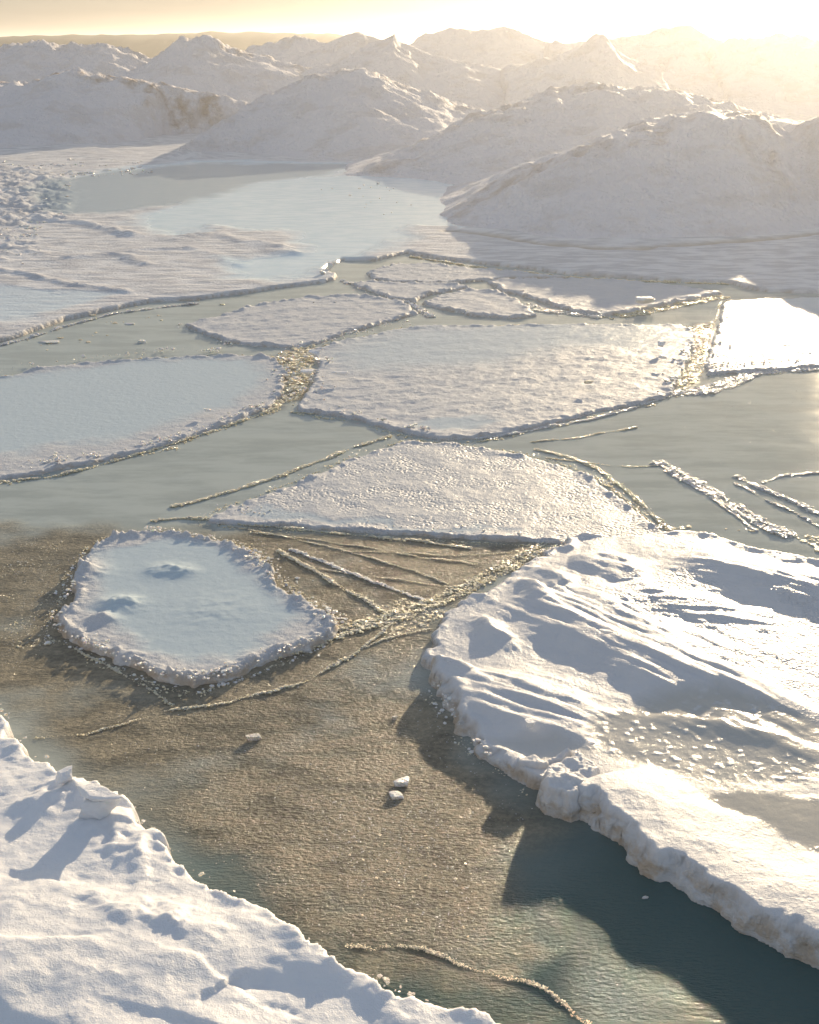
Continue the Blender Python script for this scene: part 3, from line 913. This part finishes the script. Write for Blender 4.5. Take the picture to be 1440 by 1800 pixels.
def right_top(X, Y, S):
    z0 = 0.09
    t = z0 + 0.03 * fbm(X, Y, 0.9, 5, 201, 0.5)
    wx, wy = 0.12 * fbm(X, Y, 0.7, 4, 203), 0.12 * fbm(X, Y, 0.7, 4, 204)
    x, y = X + wx, Y + wy
    wet = np.zeros(X.shape)
    for q, w, a in (([(1030, 1290), (1060, 1255), (1150, 1225), (1260, 1225), (1440, 1270), (1650, 1300), (1650, 1420), (1440, 1370), (1300, 1390), (1200, 1375), (1100, 1345), (1050, 1320)], 0.12, 0.85),
                    ([(1190, 1400), (1300, 1380), (1440, 1400), (1650, 1460), (1650, 1620), (1440, 1500), (1330, 1440)], 0.10, 1.0),
                    ([(860, 1300), (960, 1290), (1040, 1320), (1000, 1350), (920, 1335)], 0.08, 0.5)):
        wet = np.maximum(wet, a * sstep(-w, w, sdf(x, y, gpl(q, z0))))
    # drifts: crest line, height, width on its left and right
    for pl, h, wl, wr, st in (
            ([(875, 1016), (960, 1042), (1080, 1092), (1200, 1150), (1310, 1205), (1440, 1262)], 0.115, 0.62, 0.42, 0.045),
            ([(765, 1150), (850, 1168), (940, 1192), (1010, 1215), (1075, 1240)], 0.10, 0.30, 0.28, 0.04),
            ([(745, 1122), (790, 1130), (830, 1150)], 0.09, 0.10, 0.18, 0.02),
            ([(1000, 948), (1080, 952), (1130, 985)], 0.09, 0.14, 0.45, 0.02),
            ([(1225, 938), (1270, 965), (1340, 985), (1440, 1005), (1560, 1020)], 0.13, 0.24, 0.4, 0.03),
            ([(905, 985), (940, 1000), (970, 1030)], 0.09, 0.09, 0.15, 0.02),
            ([(940, 968), (980, 985), (1000, 1005)], 0.08, 0.07, 0.12, 0.02),
            ([(845, 1055), (870, 1075), (890, 1095)], 0.09, 0.08, 0.12, 0.02),
            ([(1040, 1030), (1150, 1015), (1260, 1040), (1380, 1050)], 0.07, 0.25, 0.3, 0.03),
            ([(775, 1190), (850, 1205), (930, 1235), (1010, 1255)], 0.06, 0.14, 0.16, 0.03),
            ([(1080, 1210), (1180, 1222), (1280, 1235), (1440, 1272)], 0.05, 0.06, 0.16, 0.0)):
        d, sd, u = seg_dist(x, y, gpl(pl, 0.3))
        w = np.where(sd > 0, wl, wr)
        env = np.sin(np.clip(u, 0.02, 0.98) * math.pi) ** 0.45
        hh = h * np.exp(-(d / w) ** 2) * env
        a = math.atan2(*(gpl(pl)[-1] - gpl(pl)[0])[::-1])
        ca, sa = math.cos(a), math.sin(a)
        al, ac = X * ca + Y * sa, -X * sa + Y * ca
        hh = hh + st * np.exp(-(d / (w * 1.3)) ** 2) * fbm(al * 0.16, ac * 1.5, 0.24, 4, 207, 0.5) * env
        t = t + hh
    # the thick slab along the front edge
    d, sd, u = seg_dist(X + 0.4 * wx, Y + 0.4 * wy, gpl([(985, 1366), (1045, 1404), (1110, 1436), (1200, 1495), (1300, 1556), (1440, 1630), (1640, 1760)], 0.25))
    env = sstep(0.0, 0.03, u)
    far_side = sd > 0
    slab = np.where(far_side, 1 - sstep(0.25, 0.85, d), 1 - 0.15 * sstep(0.0, 0.4, d))
    t = t * (1 - env * slab * 0.6) + env * slab * (0.155 + 0.035 * fbm(X, Y, 0.9, 3, 211, 0.4) + 0.007 * fbm(X, Y, 0.12, 3, 213)) * 0.95
    wet = wet * (1 - env * slab)
    # raised lip along the left edge
    lip = np.exp(-((S - 0.05) / 0.14) ** 2) * np.clip(0.35 + fbm(X, Y, 0.3, 4, 215), 0, 1.2)
    t = t + 0.05 * lip * (1 - env)
    t = np.where(True, t * (1 - 0.65 * wet) + 0.09 * 0.65 * wet, t)
    cr = np.maximum(0.9 * sstep(-0.2, 0.2, sdf(x, y, gpl([(1050, 1010), (1200, 985), (1300, 1010), (1440, 1020), (1700, 1050), (1700, 1260), (1440, 1240), (1330, 1180), (1200, 1115), (1080, 1060)], 0.2))), 0.25 * (1 - wet))
    # frost flowers scattered on the wet part
    fl = np.clip(fbm(X, Y, 0.085, 2, 221) - 0.22, 0, 1) * sstep(0.2, 0.6, wet) * sstep(-0.2, 0.35, fbm(X * 0.7, Y * 1.3, 0.9, 2, 223))
    t = t + 0.006 * fl
    wet = wet * (1 - np.clip(fl * 1.6, 0, 1))
    return t, {'wet': wet, 'crystal': cr}


fr, Pr = sheet('ice_floe', EDGE_R, 0.05, 0.017, right_top, M_DRIFT, 0.10, 0.28, 0.12, 0.2, 201, shape=0.42, jit=2.2)
tag(fr, 'largest floe, at right, drifted with wavy snow and edged by a thick slab', 'ice floe', 'ice floes')
rim_rubble(fr, Pr, [([(760, 1190), (800, 1262), (850, 1312), (900, 1345)], 160, 0.05), ([(780, 1072), (860, 1042), (960, 965), (1010, 945)], 120, 0.05)], 0.09, 0.006, 0.03, 203)

# ------------------------------------------------------------------ snow bank at the near left
EDGE_N = [(-500, 1000), (-200, 1090), (-60, 1170), (0, 1208), (28, 1258), (60, 1300), (125, 1346), (190, 1366), (240, 1402), (268, 1440), (330, 1482), (375, 1530), (480, 1576), (532, 1606), (562, 1640),
          (620, 1670), (668, 1692), (728, 1726), (805, 1744), (880, 1762), (955, 1795), (1040, 1870), (1000, 2000), (900, 2300), (-900, 2300), (-900, 1200)]


def bank_top(X, Y, S):
    t = 0.46 + 0.34 * sstep(0, 2.8, S) + 0.03 * fbm(X, Y, 1.3, 4, 301, 0.42)
    wx, wy = 0.10 * fbm(X, Y, 0.5, 4, 303), 0.10 * fbm(X, Y, 0.5, 4, 304)
    x, y = X + wx, Y + wy
    for pl, h, wl, wr in (
            ([(85, 1390), (150, 1385), (200, 1430), (230, 1470)], 0.16, 0.16, 0.2),
            ([(90, 1360), (130, 1362)], 0.14, 0.1, 0.12),
            ([(-40, 1560), (60, 1540), (160, 1560), (280, 1600)], 0.05, 0.15, 0.25),
            ([(230, 1590), (300, 1585), (350, 1620)], 0.09, 0.15, 0.12),
            ([(0, 1330), (60, 1335), (130, 1350)], 0.06, 0.15, 0.2),
            ([(210, 1475), (260, 1540), (290, 1590)], 0.06, 0.30, 0.10),
            ([(430, 1590), (500, 1620), (540, 1660)], 0.06, 0.12, 0.12),
            ([(600, 1680), (660, 1720), (700, 1750)], 0.08, 0.15, 0.1)):
        d, sd, u = seg_dist(x, y, gpl(pl, 0.6))
        t = t + 0.45 * h * np.exp(-(d / np.where(sd > 0, wl, wr)) ** 2) * (0.7 + 0.4 * fbm(X, Y, 0.15, 3, 305))
    # wind-cut steps: higher on the far side of each line
    for pl, h, w in (([(-60, 1640), (60, 1655), (140, 1640), (260, 1668), (380, 1650), (470, 1668), (475, 1700)], 0.13, 0.28),
                     ([(-60, 1740), (30, 1730), (90, 1710), (110, 1660)], 0.10, 0.2),
                     ([(360, 1800), (390, 1750), (430, 1705)], 0.05, 0.12)):
        d, sd, u = seg_dist(x, y, gpl(pl, 0.6))
        sg = d * sd
        t = t + 0.45 * h * np.where(sd > 0, np.exp(-(d / 0.55) ** 2), np.exp(-(d / w) ** 2)) * sstep(0, 0.12, u) * sstep(0, 0.1, 1 - u + 0.02)
    # pits and hummocks
    pit = np.clip(fbm(X * 0.8, Y * 1.2, 0.17, 3, 307) - 0.2, 0, 1) * sstep(-0.3, 0.3, fbm(X, Y, 0.9, 2, 309))
    t = t - 0.028 * pit
    t = t + 0.004 * fbm(X * 0.7 + Y * 0.4, Y - X * 0.5, 0.16, 4, 311, 0.6)
    lip = np.exp(-((S - 0.06) / 0.10) ** 2) * np.clip(fbm(X, Y, 0.22, 4, 315) + 0.15, 0, 1)
    t = t + 0.065 * lip
    return t, {'wet': 0.0 * X, 'crystal': 0.15 + 0 * X}


bank, Pn = sheet('snow_bank', EDGE_N, 0.5, 0.016, bank_top, M_SNOW, 0.09, 0.28, 0.10, 0.4, 301, shape=0.4, jit=0.5)
tag(bank, 'thick white snow bank with a ragged edge filling the near left corner', 'snow bank')
rim_rubble(bank, Pn, [([(0, 1215), (60, 1300), (125, 1346)], 110, 0.05), ([(240, 1402), (268, 1440), (330, 1482), (375, 1530)], 230, 0.06),
                      ([(375, 1530), (480, 1576), (562, 1640)], 60, 0.04), ([(600, 1662), (668, 1692), (720, 1730), (790, 1752)], 130, 0.05)], 0.44, 0.006, 0.028, 303, M_CLEAR)


# ------------------------------------------------------------------ loose blocks and chunks of ice
def chunk(px, py, z, size, label, seed, mat=M_SNOW, sub=None, rz=0.0, cuts=16, sink=0.3, group=None, name='ice_chunk', rough=0.16):
    rng = np.random.default_rng(seed)
    sub = sub or (4 if max(size) > 0.25 else 3)
    v, f = chip(sub, cuts, rng, 0.4, 0.8, True)
    nz = fbm(v[:, 0] + v[:, 2] * 0.7, v[:, 1] - v[:, 2] * 0.6, 0.35, 4, seed)
    v = v * (1 + rough * nz[:, None])
    v = v * np.array(size) * 0.5 / 0.8
    c, s = math.cos(rz), math.sin(rz)
    v = v @ np.array([[c, s, 0], [-s, c, 0], [0, 0, 1]])
    x, y = gp(px, py, z)
    v = v + np.array([x, y, z + size[2] * (0.5 - sink)])
    o = new_mesh(name, v, f, mat, None, max(size) > 0.25, None, np.array([x, y, z]))
    return tag(o, label, 'ice chunk', group)


BLOCK = [(936, 1388), (948, 1356), (984, 1336), (1012, 1318), (1040, 1330), (1072, 1360), (1050, 1390), (1034, 1408), (1014, 1428), (985, 1420), (955, 1408)]


def block_top(X, Y, S):
    x, y = gp(1005, 1350, 0.3)
    t = 0.18 + 0.05 * np.exp(-((X - x) / 0.12) ** 2 - ((Y - y) / 0.10) ** 2) + 0.05 * fbm(X, Y, 0.22, 4, 451) + 0.012 * fbm(X, Y, 0.05, 3, 452) - 0.18 * (X - x) * 0.3
    return t, {'wet': 0 * X, 'crystal': 0 * X}


blk, _ = sheet('ice_block', BLOCK, 0.12, 0.009, block_top, M_DRIFT, 0.03, 0.14, 0.08, 0.3, 455, shape=0.5, jit=1.6)
tag(blk, 'thick white ice block split off the left end of the slab by a crack', 'ice block')
LUMP = [(892, 1334), (915, 1326), (955, 1330), (985, 1314), (1008, 1308), (1024, 1326), (1000, 1340), (960, 1356), (930, 1362), (900, 1350)]


def lump_top(X, Y, S):
    return 0.12 + 0.05 * fbm(X, Y, 0.2, 4, 461) + 0.01 * fbm(X, Y, 0.05, 3, 462), {'wet': 0 * X, 'crystal': 0 * X}


lmp, _ = sheet('ice_block', LUMP, 0.10, 0.010, lump_top, M_DRIFT, 0.03, 0.14, 0.07, 0.3, 465, shape=0.5, jit=1.4)
tag(lmp, 'low rounded snowy ledge just left of the thick split block', 'ice block')
chunk(118, 1366, 0.60, (0.13, 0.11, 0.14), 'small upright snow lump on the bank, above the larger boulder', 403)
chunk(178, 1424, 0.56, (0.30, 0.20, 0.20), 'rounded snow boulder on the bank near its edge', 404, rz=0.3)
chunk(170, 1400, 0.66, (0.3, 0.2, 0.12), 'flat shelf of snow between the boulder and the small upright lump', 408, rz=-0.3)
chunk(445, 1300, 0.0, (0.13, 0.08, 0.09), 'clear ice cube alone on the brown slush, nearer the bank', 405, M_CLEAR, rz=0.1)
chunk(708, 1378, 0.0, (0.17, 0.10, 0.09), 'long white ice chunk in the slush, the larger of a close pair', 406, M_CRUMB, rz=0.3, group='ice chunks in the slush')
chunk(697, 1402, 0.0, (0.10, 0.08, 0.07), 'round dull ice chunk in the slush, the smaller of a close pair', 407, M_CRUMB, group='ice chunks in the slush')
chunk(693, 1263, 0.0, (0.055, 0.04, 0.05), 'tiny ice chip in the slush beyond the clear cube and the pair', 409, M_CLEAR, group='ice chunks in the slush')
chunk(1135, 1579, 0.0, (0.05, 0.03, 0.03), 'tiny bright ice chip on the dark shaded water below the slab', 410, M_CLEAR, sub=3)
chunk(932, 1272, 0.20, (0.10, 0.08, 0.07), 'small snow lump alone on the flat front part of the largest floe', 411)
chunk(1037, 1308, 0.15, (0.06, 0.05, 0.05), 'little ice chip at the edge of the grey wet patch on the largest floe', 412)
chunk(1068, 1112, 0.42, (0.12, 0.06, 0.05), 'pink-lit ice sliver on the striped drift of the largest floe', 413, rz=-0.5)
chunk(85, 1132, 0.0, (0.09, 0.08, 0.06), 'loose ice lump in the slush left of the small rounded floe', 414, M_CRUMB)
chunk(1163, 605, 0.17, (0.16, 0.14, 0.12), 'upright grey ice lump on the right end of the widest floe', 415)
chunk(1165, 628, 0.17, (0.14, 0.14, 0.08), 'low grey ice lump just in front of the upright one', 416)
chunk(1035, 672, 0.16, (0.18, 0.12, 0.06), 'brown ice flake lying flat on the widest floe', 417, M_AMBER)
chunk(600, 657, 0.16, (0.30, 0.12, 0.08), 'grey ice flake near the left end of the widest floe', 418, rz=0.1)
chunk(553, 622, 0.16, (0.24, 0.18, 0.14), 'rounded snow lump on the upper left corner of the widest floe', 419)
chunk(543, 655, 0.14, (0.22, 0.2, 0.13), 'rounded snow lump above the crushed ice on the left edge of the widest floe', 420)
chunk(1130, 530, 0.15, (0.55, 0.3, 0.22), 'pointed snow heap on the long thin floe', 421)
chunk(580, 470, 0.1, (0.14, 0.12, 0.26), 'upright spike of ice at the tip of the left ice field', 423, M_CRUMB)
chunk(566, 480, 0.1, (0.16, 0.16, 0.13), 'squat ice chunk beside the spike at the tip of the ice field', 424, M_CRUMB)
chunk(250, 602, 0.0, (0.2, 0.14, 0.1), 'peach-lit ice chunk floating in the channel at upper left', 425, M_CRUMB, group='ice chunks in the left channel')
chunk(90, 602, 0.0, (0.42, 0.24, 0.06), 'flat heap of pale ice in the channel close to the left edge', 426, M_CRUMB, group='ice chunks in the left channel')
chunk(228, 570, 0.0, (0.26, 0.14, 0.05), 'thin pale ice flake in the middle of the left channel', 427, M_CRUMB, group='ice chunks in the left channel')
chunk(366, 722, 0.11, (0.14, 0.1, 0.07), 'small ice lump on the smooth pale blue floe', 428, M_CRUMB)


# ------------------------------------------------------------------ lines of crushed ice on the skim ice
def ice_ridge(poly, label, width, smin, smax, dens, seed, mat=M_AMBER, height=0.04, strands=1, patch=0.4):
    rng = np.random.default_rng(seed)
    L = gpl(poly)
    tot = np.hypot(*(L[1:] - L[:-1]).T).sum()
    # bend the line a little
    n = int(tot * dens * 3.2)
    p, nrm, u = along(L, n, rng)
    wob = 0.02 * noise(u / 0.45, u * 0, seed) + 0.012 * noise(u / 0.13, u * 0 + 3, seed + 1)
    cl = np.clip(noise(u / 0.35, u * 0 + 7, seed + 2) + 1 - patch, 0.05, 1)
    lane = rng.integers(0, strands, n)
    off = wob * 1.2 + (lane - (strands - 1) / 2) * width * 1.6 + rng.normal(0, width * 0.35, n)
    q = p + nrm * off[:, None]
    n_ = n
    s = 0.72 * (smin + (smax - smin) * rng.uniform(0, 1, n) ** 2.5) * (0.5 + 0.6 * cl)
    k = rng.uniform(0, 1, n) < cl
    pos = np.column_stack([q, -0.2 * s + 0.5 * s * rng.uniform(0, 1, n) * cl])[k]
    pos[:, 2] += 0.005
    V, F = rubble(pos, s[k], 1, 0.8, rng)
    m = max(int(tot / 0.025), 8)
    for ln in range(strands):
        p, nrm, u = along(L, m, rng, np.linspace(0, 1, m))
        wob = 0.02 * noise(u / 0.45, u * 0, seed) + 0.012 * noise(u / 0.13, u * 0 + 3, seed + 1)
        off = wob * 1.2 + (ln - (strands - 1) / 2) * width * 1.6
        cr = np.array([-1, -0.6, -0.25, 0, 0.25, 0.6, 1.0])
        hh = np.array([0, 0.45, 0.85, 1, 0.85, 0.45, 0])
        pat = np.clip(0.55 + noise(u / 0.16, u * 0 + 11 + ln, seed + 6) * 0.9, 0, 1.2)
        wd = 0.5 * width * (0.7 + 0.5 * noise(u / 0.2, u * 0 + ln, seed + 4))
        q = p[:, None, :] + nrm[:, None, :] * (off[:, None] + wd[:, None] * cr[None, :])[:, :, None]
        z = -0.012 + hh * pat[:, None] * (0.0105 + (0.02 * smax + 0.002) * (0.6 + 1.0 * noise(q[..., 0] / 0.05, q[..., 1] / 0.05, seed + 5)))
        B = np.concatenate([q, z[..., None]], -1).reshape(-1, 3)
        G = grid_faces(7, m)
        G = np.concatenate([G[:, [0, 1, 2]], G[:, [0, 2, 3]]]) + len(V)
        V, F = np.concatenate([V, B]), np.concatenate([F, G])
    o = new_mesh('ice_ridge', V, F, mat, None, False, None, np.array([L[:, 0].mean(), L[:, 1].mean(), 0.0]))
    return tag(o, label, 'ice ridge', 'lines of crushed ice')


RIDGES = [
    ([(400, 926), (480, 940), (560, 957), (640, 978), (720, 1002), (790, 1028)], 'thin straight gold line in the fan, second below the triangular floe', 0.016, 0.006, 0.02, 260, M_AMBER, 1),
    ([(440, 936), (540, 948), (640, 962), (740, 980), (840, 992)], 'thin straight gold line in the fan, first below the triangular floe', 0.014, 0.006, 0.018, 240, M_AMBER, 1),
    ([(560, 1000), (640, 1014), (720, 1022), (800, 1034)], 'short thin gold line deep in the fan, ending at the amber band', 0.012, 0.005, 0.016, 220, M_AMBER, 1),
    ([(600, 970), (700, 972), (800, 978), (900, 972)], 'faint thin gold line just under the right half of the triangular floe', 0.012, 0.005, 0.016, 200, M_AMBER, 1),
    ([(640, 1140), (690, 1120), (760, 1105)], 'short gold line left of the tip of the largest floe', 0.02, 0.006, 0.02, 240, M_AMBER, 1),
    ([(1030, 838), (1075, 858), (1105, 886), (1140, 915), (1165, 938)], 'second, outer gold line along the right side of the triangular floe', 0.02, 0.008, 0.026, 240, M_AMBER, 1),
    ([(1180, 835), (1240, 868), (1290, 905), (1330, 935)], 'thin line running inside the doubled glowing line of the right channel', 0.02, 0.008, 0.03, 240, M_CRUMB, 1),
    ([(1290, 850), (1350, 880), (1400, 905), (1450, 930)], 'thin lower line just under the glowing line at the right edge', 0.02, 0.008, 0.03, 200, M_CRUMB, 1),
    ([(960, 806), (1040, 815), (1110, 822), (1180, 818)], 'faint short line across the narrow left end of the right channel', 0.015, 0.008, 0.024, 120, M_AMBER, 1),
    ([(860, 762), (940, 745), (1030, 728), (1110, 710)], 'thin dashed line tight under the brown front of the widest floe', 0.015, 0.010, 0.03, 140, M_AMBER, 1),
    ([(488, 968), (545, 1000), (600, 1032), (650, 1062), (692, 1086)], 'crushed ice line from the rounded floe down to the crossing of lines', 0.035, 0.010, 0.035, 340, M_AMBER, 1),
    ([(510, 966), (560, 985), (620, 1010), (690, 1036), (745, 1056)], 'upper of two crushed ice lines meeting right of the rounded floe', 0.03, 0.010, 0.032, 300, M_CRUMB, 1),
    ([(430, 1168), (520, 1140), (600, 1112), (660, 1095), (720, 1074), (770, 1058), (830, 1030), (900, 992), (970, 958)], 'wide amber band of crushed ice beside the upper left edge of the largest floe', 0.07, 0.012, 0.038, 420, M_AMBER, 2),
    ([(300, 1250), (400, 1236), (470, 1220), (530, 1200), (590, 1170), (640, 1140), (672, 1112), (690, 1090)], 'curved crushed ice line in the slush below the rounded floe', 0.02, 0.008, 0.026, 260, M_AMBER, 1),
    ([(130, 1140), (190, 1172), (250, 1205), (305, 1242)], 'faint ice crease left of and below the rounded floe', 0.02, 0.008, 0.024, 120, M_AMBER, 1),
    ([(305, 1246), (240, 1268), (150, 1290), (60, 1300)], 'faint ice crease running to the snow bank', 0.02, 0.006, 0.018, 110, M_AMBER, 1),
    ([(385, 922), (480, 926), (560, 936), (650, 944), (740, 952), (830, 966)], 'crushed ice line just below the triangular floe', 0.03, 0.012, 0.034, 210, M_AMBER, 1),
    ([(265, 917), (320, 912), (370, 914), (430, 922)], 'short crushed ice line by the pointed tip of the triangular floe', 0.03, 0.012, 0.036, 260, M_AMBER, 1),
    ([(300, 892), (360, 878), (430, 858), (490, 838), (560, 812), (620, 788), (690, 766)], 'crushed ice line along the upper left side of the triangular floe', 0.04, 0.012, 0.042, 240, M_AMBER, 1),
    ([(940, 790), (1000, 805), (1050, 824), (1085, 850), (1120, 880), (1150, 908), (1180, 935)], 'crushed ice line along the right side of the triangular floe', 0.04, 0.014, 0.04, 260, M_AMBER, 1),
    ([(1155, 812), (1200, 838), (1250, 866), (1300, 898), (1345, 925), (1390, 945)], 'doubled glowing ice line in the right channel', 0.06, 0.016, 0.05, 420, M_CRUMB, 2),
    ([(1295, 838), (1330, 856), (1375, 874), (1420, 896), (1480, 920)], 'glowing ice line at the right edge, above the largest floe', 0.05, 0.016, 0.05, 300, M_CRUMB, 1),
    ([(1340, 850), (1370, 838), (1440, 832), (1500, 832)], 'short glowing ice line joining from the right edge', 0.03, 0.014, 0.04, 220, M_CRUMB, 1),
    ([(835, 772), (900, 765), (960, 752), (1040, 738), (1100, 722), (1180, 696), (1240, 680), (1300, 664), (1370, 655)], 'crushed ice line nearest the front edge of the widest floe', 0.035, 0.016, 0.05, 130, M_CRUMB, 1),
    ([(930, 778), (1000, 772), (1060, 762), (1120, 752)], 'broken thin ice line in the middle of the right channel', 0.025, 0.012, 0.032, 90, M_AMBER, 1),
    ([(1180, 690), (1240, 690), (1290, 672), (1330, 655), (1400, 650), (1480, 645)], 'wide glowing ice line under the glittering right floe', 0.10, 0.02, 0.06, 320, M_CRUMB, 2),
    ([(510, 725), (600, 732), (700, 745), (780, 764)], 'thin dark ice line below the left front edge of the widest floe', 0.02, 0.012, 0.03, 80, M_AMBER, 1),
    ([(0, 848), (100, 838), (200, 812), (300, 782), (400, 750), (490, 716)], 'crushed ice line along the front of the smooth pale blue floe', 0.04, 0.014, 0.045, 150, M_AMBER, 1),
    ([(600, 494), (660, 510), (720, 534), (760, 558)], 'ice line between the slender floe and the rubble-strewn floe', 0.10, 0.025, 0.08, 160, M_CRUMB, 1),
    ([(720, 452), (850, 472), (1000, 488), (1150, 496), (1280, 500)], 'ice line under the long edge of the far ice field', 0.06, 0.03, 0.07, 60, M_AMBER, 1),
    ([(1060, 558), (1130, 548), (1200, 532), (1270, 520)], 'bundle of thin ice lines between the long floe and the glittering floe', 0.12, 0.025, 0.06, 170, M_AMBER, 3),
    ([(920, 535), (960, 548), (1010, 552), (1060, 558)], 'ice line between the long thin floe and the widest floe', 0.1, 0.025, 0.07, 140, M_CRUMB, 2),
    ([(0, 608), (60, 592), (130, 570), (200, 552), (290, 540), (350, 534)], 'crushed ice line along the left ice field edge', 0.05, 0.02, 0.06, 100, M_CRUMB, 1),
    ([(608, 1664), (650, 1668), (700, 1660), (750, 1672), (830, 1704), (890, 1722), (950, 1738), (985, 1760), (1010, 1782), (1040, 1806)], 'ragged sunlit edge of thin ice beside the snow bank', 0.022, 0.003, 0.013, 420, M_AMBER, 1),
]
for i, (pl, lb, w, s0, s1, dn, mt, st) in enumerate(RIDGES):
    ice_ridge(pl, lb, w, s0, s1, dn, 500 + i * 3, mt, strands=st)


# ------------------------------------------------------------------ uncountable crumbs
def scatter(name, zones, mat, seed, sub=1, z=0.0, flat=0.7):
    rng = np.random.default_rng(seed)
    pos, size = [], []
    for poly, n, s0, s1, zz, thr in zones:
        P = gpl(poly, zz)
        lo, hi = P.min(0), P.max(0)
        x, y = rng.uniform(lo[0], hi[0], n * 4), rng.uniform(lo[1], hi[1], n * 4)
        k = inside(x, y, P) & (fbm(x, y, max(s1 * 12, 0.4), 3, seed) > thr)
        x, y = x[k][:n], y[k][:n]
        s = s0 + (s1 - s0) * rng.uniform(0, 1, len(x)) ** 3
        pos.append(np.column_stack([x, y, np.full(len(x), zz) - 0.25 * s]))
        size.append(s)
    V, F = rubble(np.concatenate(pos), np.concatenate(size), sub, flat, rng)
    o = new_mesh(name, V, F, mat, None, False)
    return tag(o, None, None, None, 'stuff')


scatter('ice_rubble', [
    ([(270, 165), (330, 140), (460, 138), (450, 160), (400, 172)], 900, 0.05, 0.26, 0.15, -0.3),
    ([(740, 175), (800, 150), (960, 150), (940, 172), (860, 178)], 800, 0.05, 0.24, 0.15, -0.3),
    ([(1180, 190), (1240, 165), (1440, 165), (1560, 180), (1560, 215), (1440, 212), (1300, 200)], 900, 0.05, 0.25, 0.2, -0.3),
    ([(-60, 400), (-60, 300), (60, 290), (130, 300), (120, 345), (125, 385), (40, 410)], 900, 0.03, 0.15, 0.08, -0.1),
    ([(-40, 300), (0, 278), (260, 280), (270, 305), (120, 312)], 260, 0.03, 0.16, 0.08, 0.0),
    ([(-60, 470), (-60, 400), (60, 400), (90, 430), (40, 470)], 200, 0.03, 0.12, 0.08, 0.1),
    ([(550, 330), (680, 320), (760, 350), (700, 390), (560, 350)], 22, 0.03, 0.09, 0.12, -0.2)], M_CRUMB, 901)
scatter('ice_glitter', [
    ([(150, 1250), (480, 1200), (700, 1110), (780, 1260), (940, 1420), (860, 1560), (800, 1690), (560, 1640), (380, 1520), (240, 1380)], 1700, 0.003, 0.008, 0.004, -0.5),
    ([(520, 1400), (760, 1400), (860, 1540), (800, 1660), (640, 1620)], 500, 0.004, 0.010, 0.004, -0.3),
    ([(420, 940), (980, 955), (860, 1020), (740, 1060), (560, 1020)], 900, 0.003, 0.010, 0.004, -0.3),
    ([(0, 950), (110, 940), (90, 1100), (60, 1180), (0, 1190)], 500, 0.003, 0.008, 0.004, -0.3),
    ([(1160, 720), (1440, 680), (1500, 900), (1330, 880), (1200, 800)], 160, 0.004, 0.012, 0.002, -0.3)], M_CLEAR, 905, flat=0.5)
scatter('brash_ice', [
    ([(492, 620), (552, 606), (548, 660), (520, 706), (470, 720), (480, 690)], 620, 0.02, 0.08, 0.0, -0.6),
    ([(1210, 575), (1245, 570), (1240, 640), (1230, 668), (1180, 690), (1200, 640)], 420, 0.02, 0.06, 0.0, -0.6),
    ([(960, 930), (1380, 930), (1450, 980), (1450, 945), (1200, 925)], 200, 0.02, 0.05, 0.0, -0.5),
    ([(-20, 1080), (40, 1080), (100, 1130), (40, 1140), (-20, 1130)], 200, 0.005, 0.016, 0.0, -0.2),
    ([(0, 960), (110, 950), (100, 1080), (40, 1110), (0, 1090)], 320, 0.004, 0.013, 0.0, 0.0),
    ([(600, 1480), (760, 1440), (860, 1540), (830, 1650), (640, 1620)], 60, 0.006, 0.016, 0.0, -0.4),
    ([(640, 1075), (720, 1050), (800, 1080), (735, 1110), (680, 1130)], 420, 0.008, 0.03, 0.0, -0.5),
    ([(720, 1150), (770, 1240), (860, 1340), (940, 1400), (900, 1400), (800, 1310), (740, 1220), (690, 1120)], 420, 0.005, 0.018, 0.0, 0.0),
    ([(0, 560), (480, 515), (300, 560), (0, 650)], 60, 0.02, 0.07, 0.0, 0.0)], M_AMBER, 902)

# ------------------------------------------------------------------ air
def build_haze():
    bm = bmesh.new()
    bmesh.ops.create_cube(bm, size=1.0)
    me = bpy.data.meshes.new('haze')
    bm.to_mesh(me)
    bm.free()
    o = bpy.data.objects.new('haze', me)
    COL.objects.link(o)
    zt = 10.0
    o.scale = (7000, 3300, zt + 1.5)
    o.location = (0, 0, (zt - 1.5) / 2)
    m = bpy.data.materials.new('haze')
    m.use_nodes = True
    nt = m.node_tree
    nt.nodes.remove(nt.nodes['Principled BSDF'])
    v = nt.nodes.new('ShaderNodeVolumePrincipled')
    v.inputs['Density'].default_value = 0.0016
    v.inputs['Color'].default_value = (0.97, 0.96, 0.95, 1)
    v.inputs['Anisotropy'].default_value = 0.72
    nt.links.new(v.outputs[0], nt.nodes['Material Output'].inputs['Volume'])
    me.materials.append(m)
    tag(o, None, None, None, 'stuff')


build_haze()
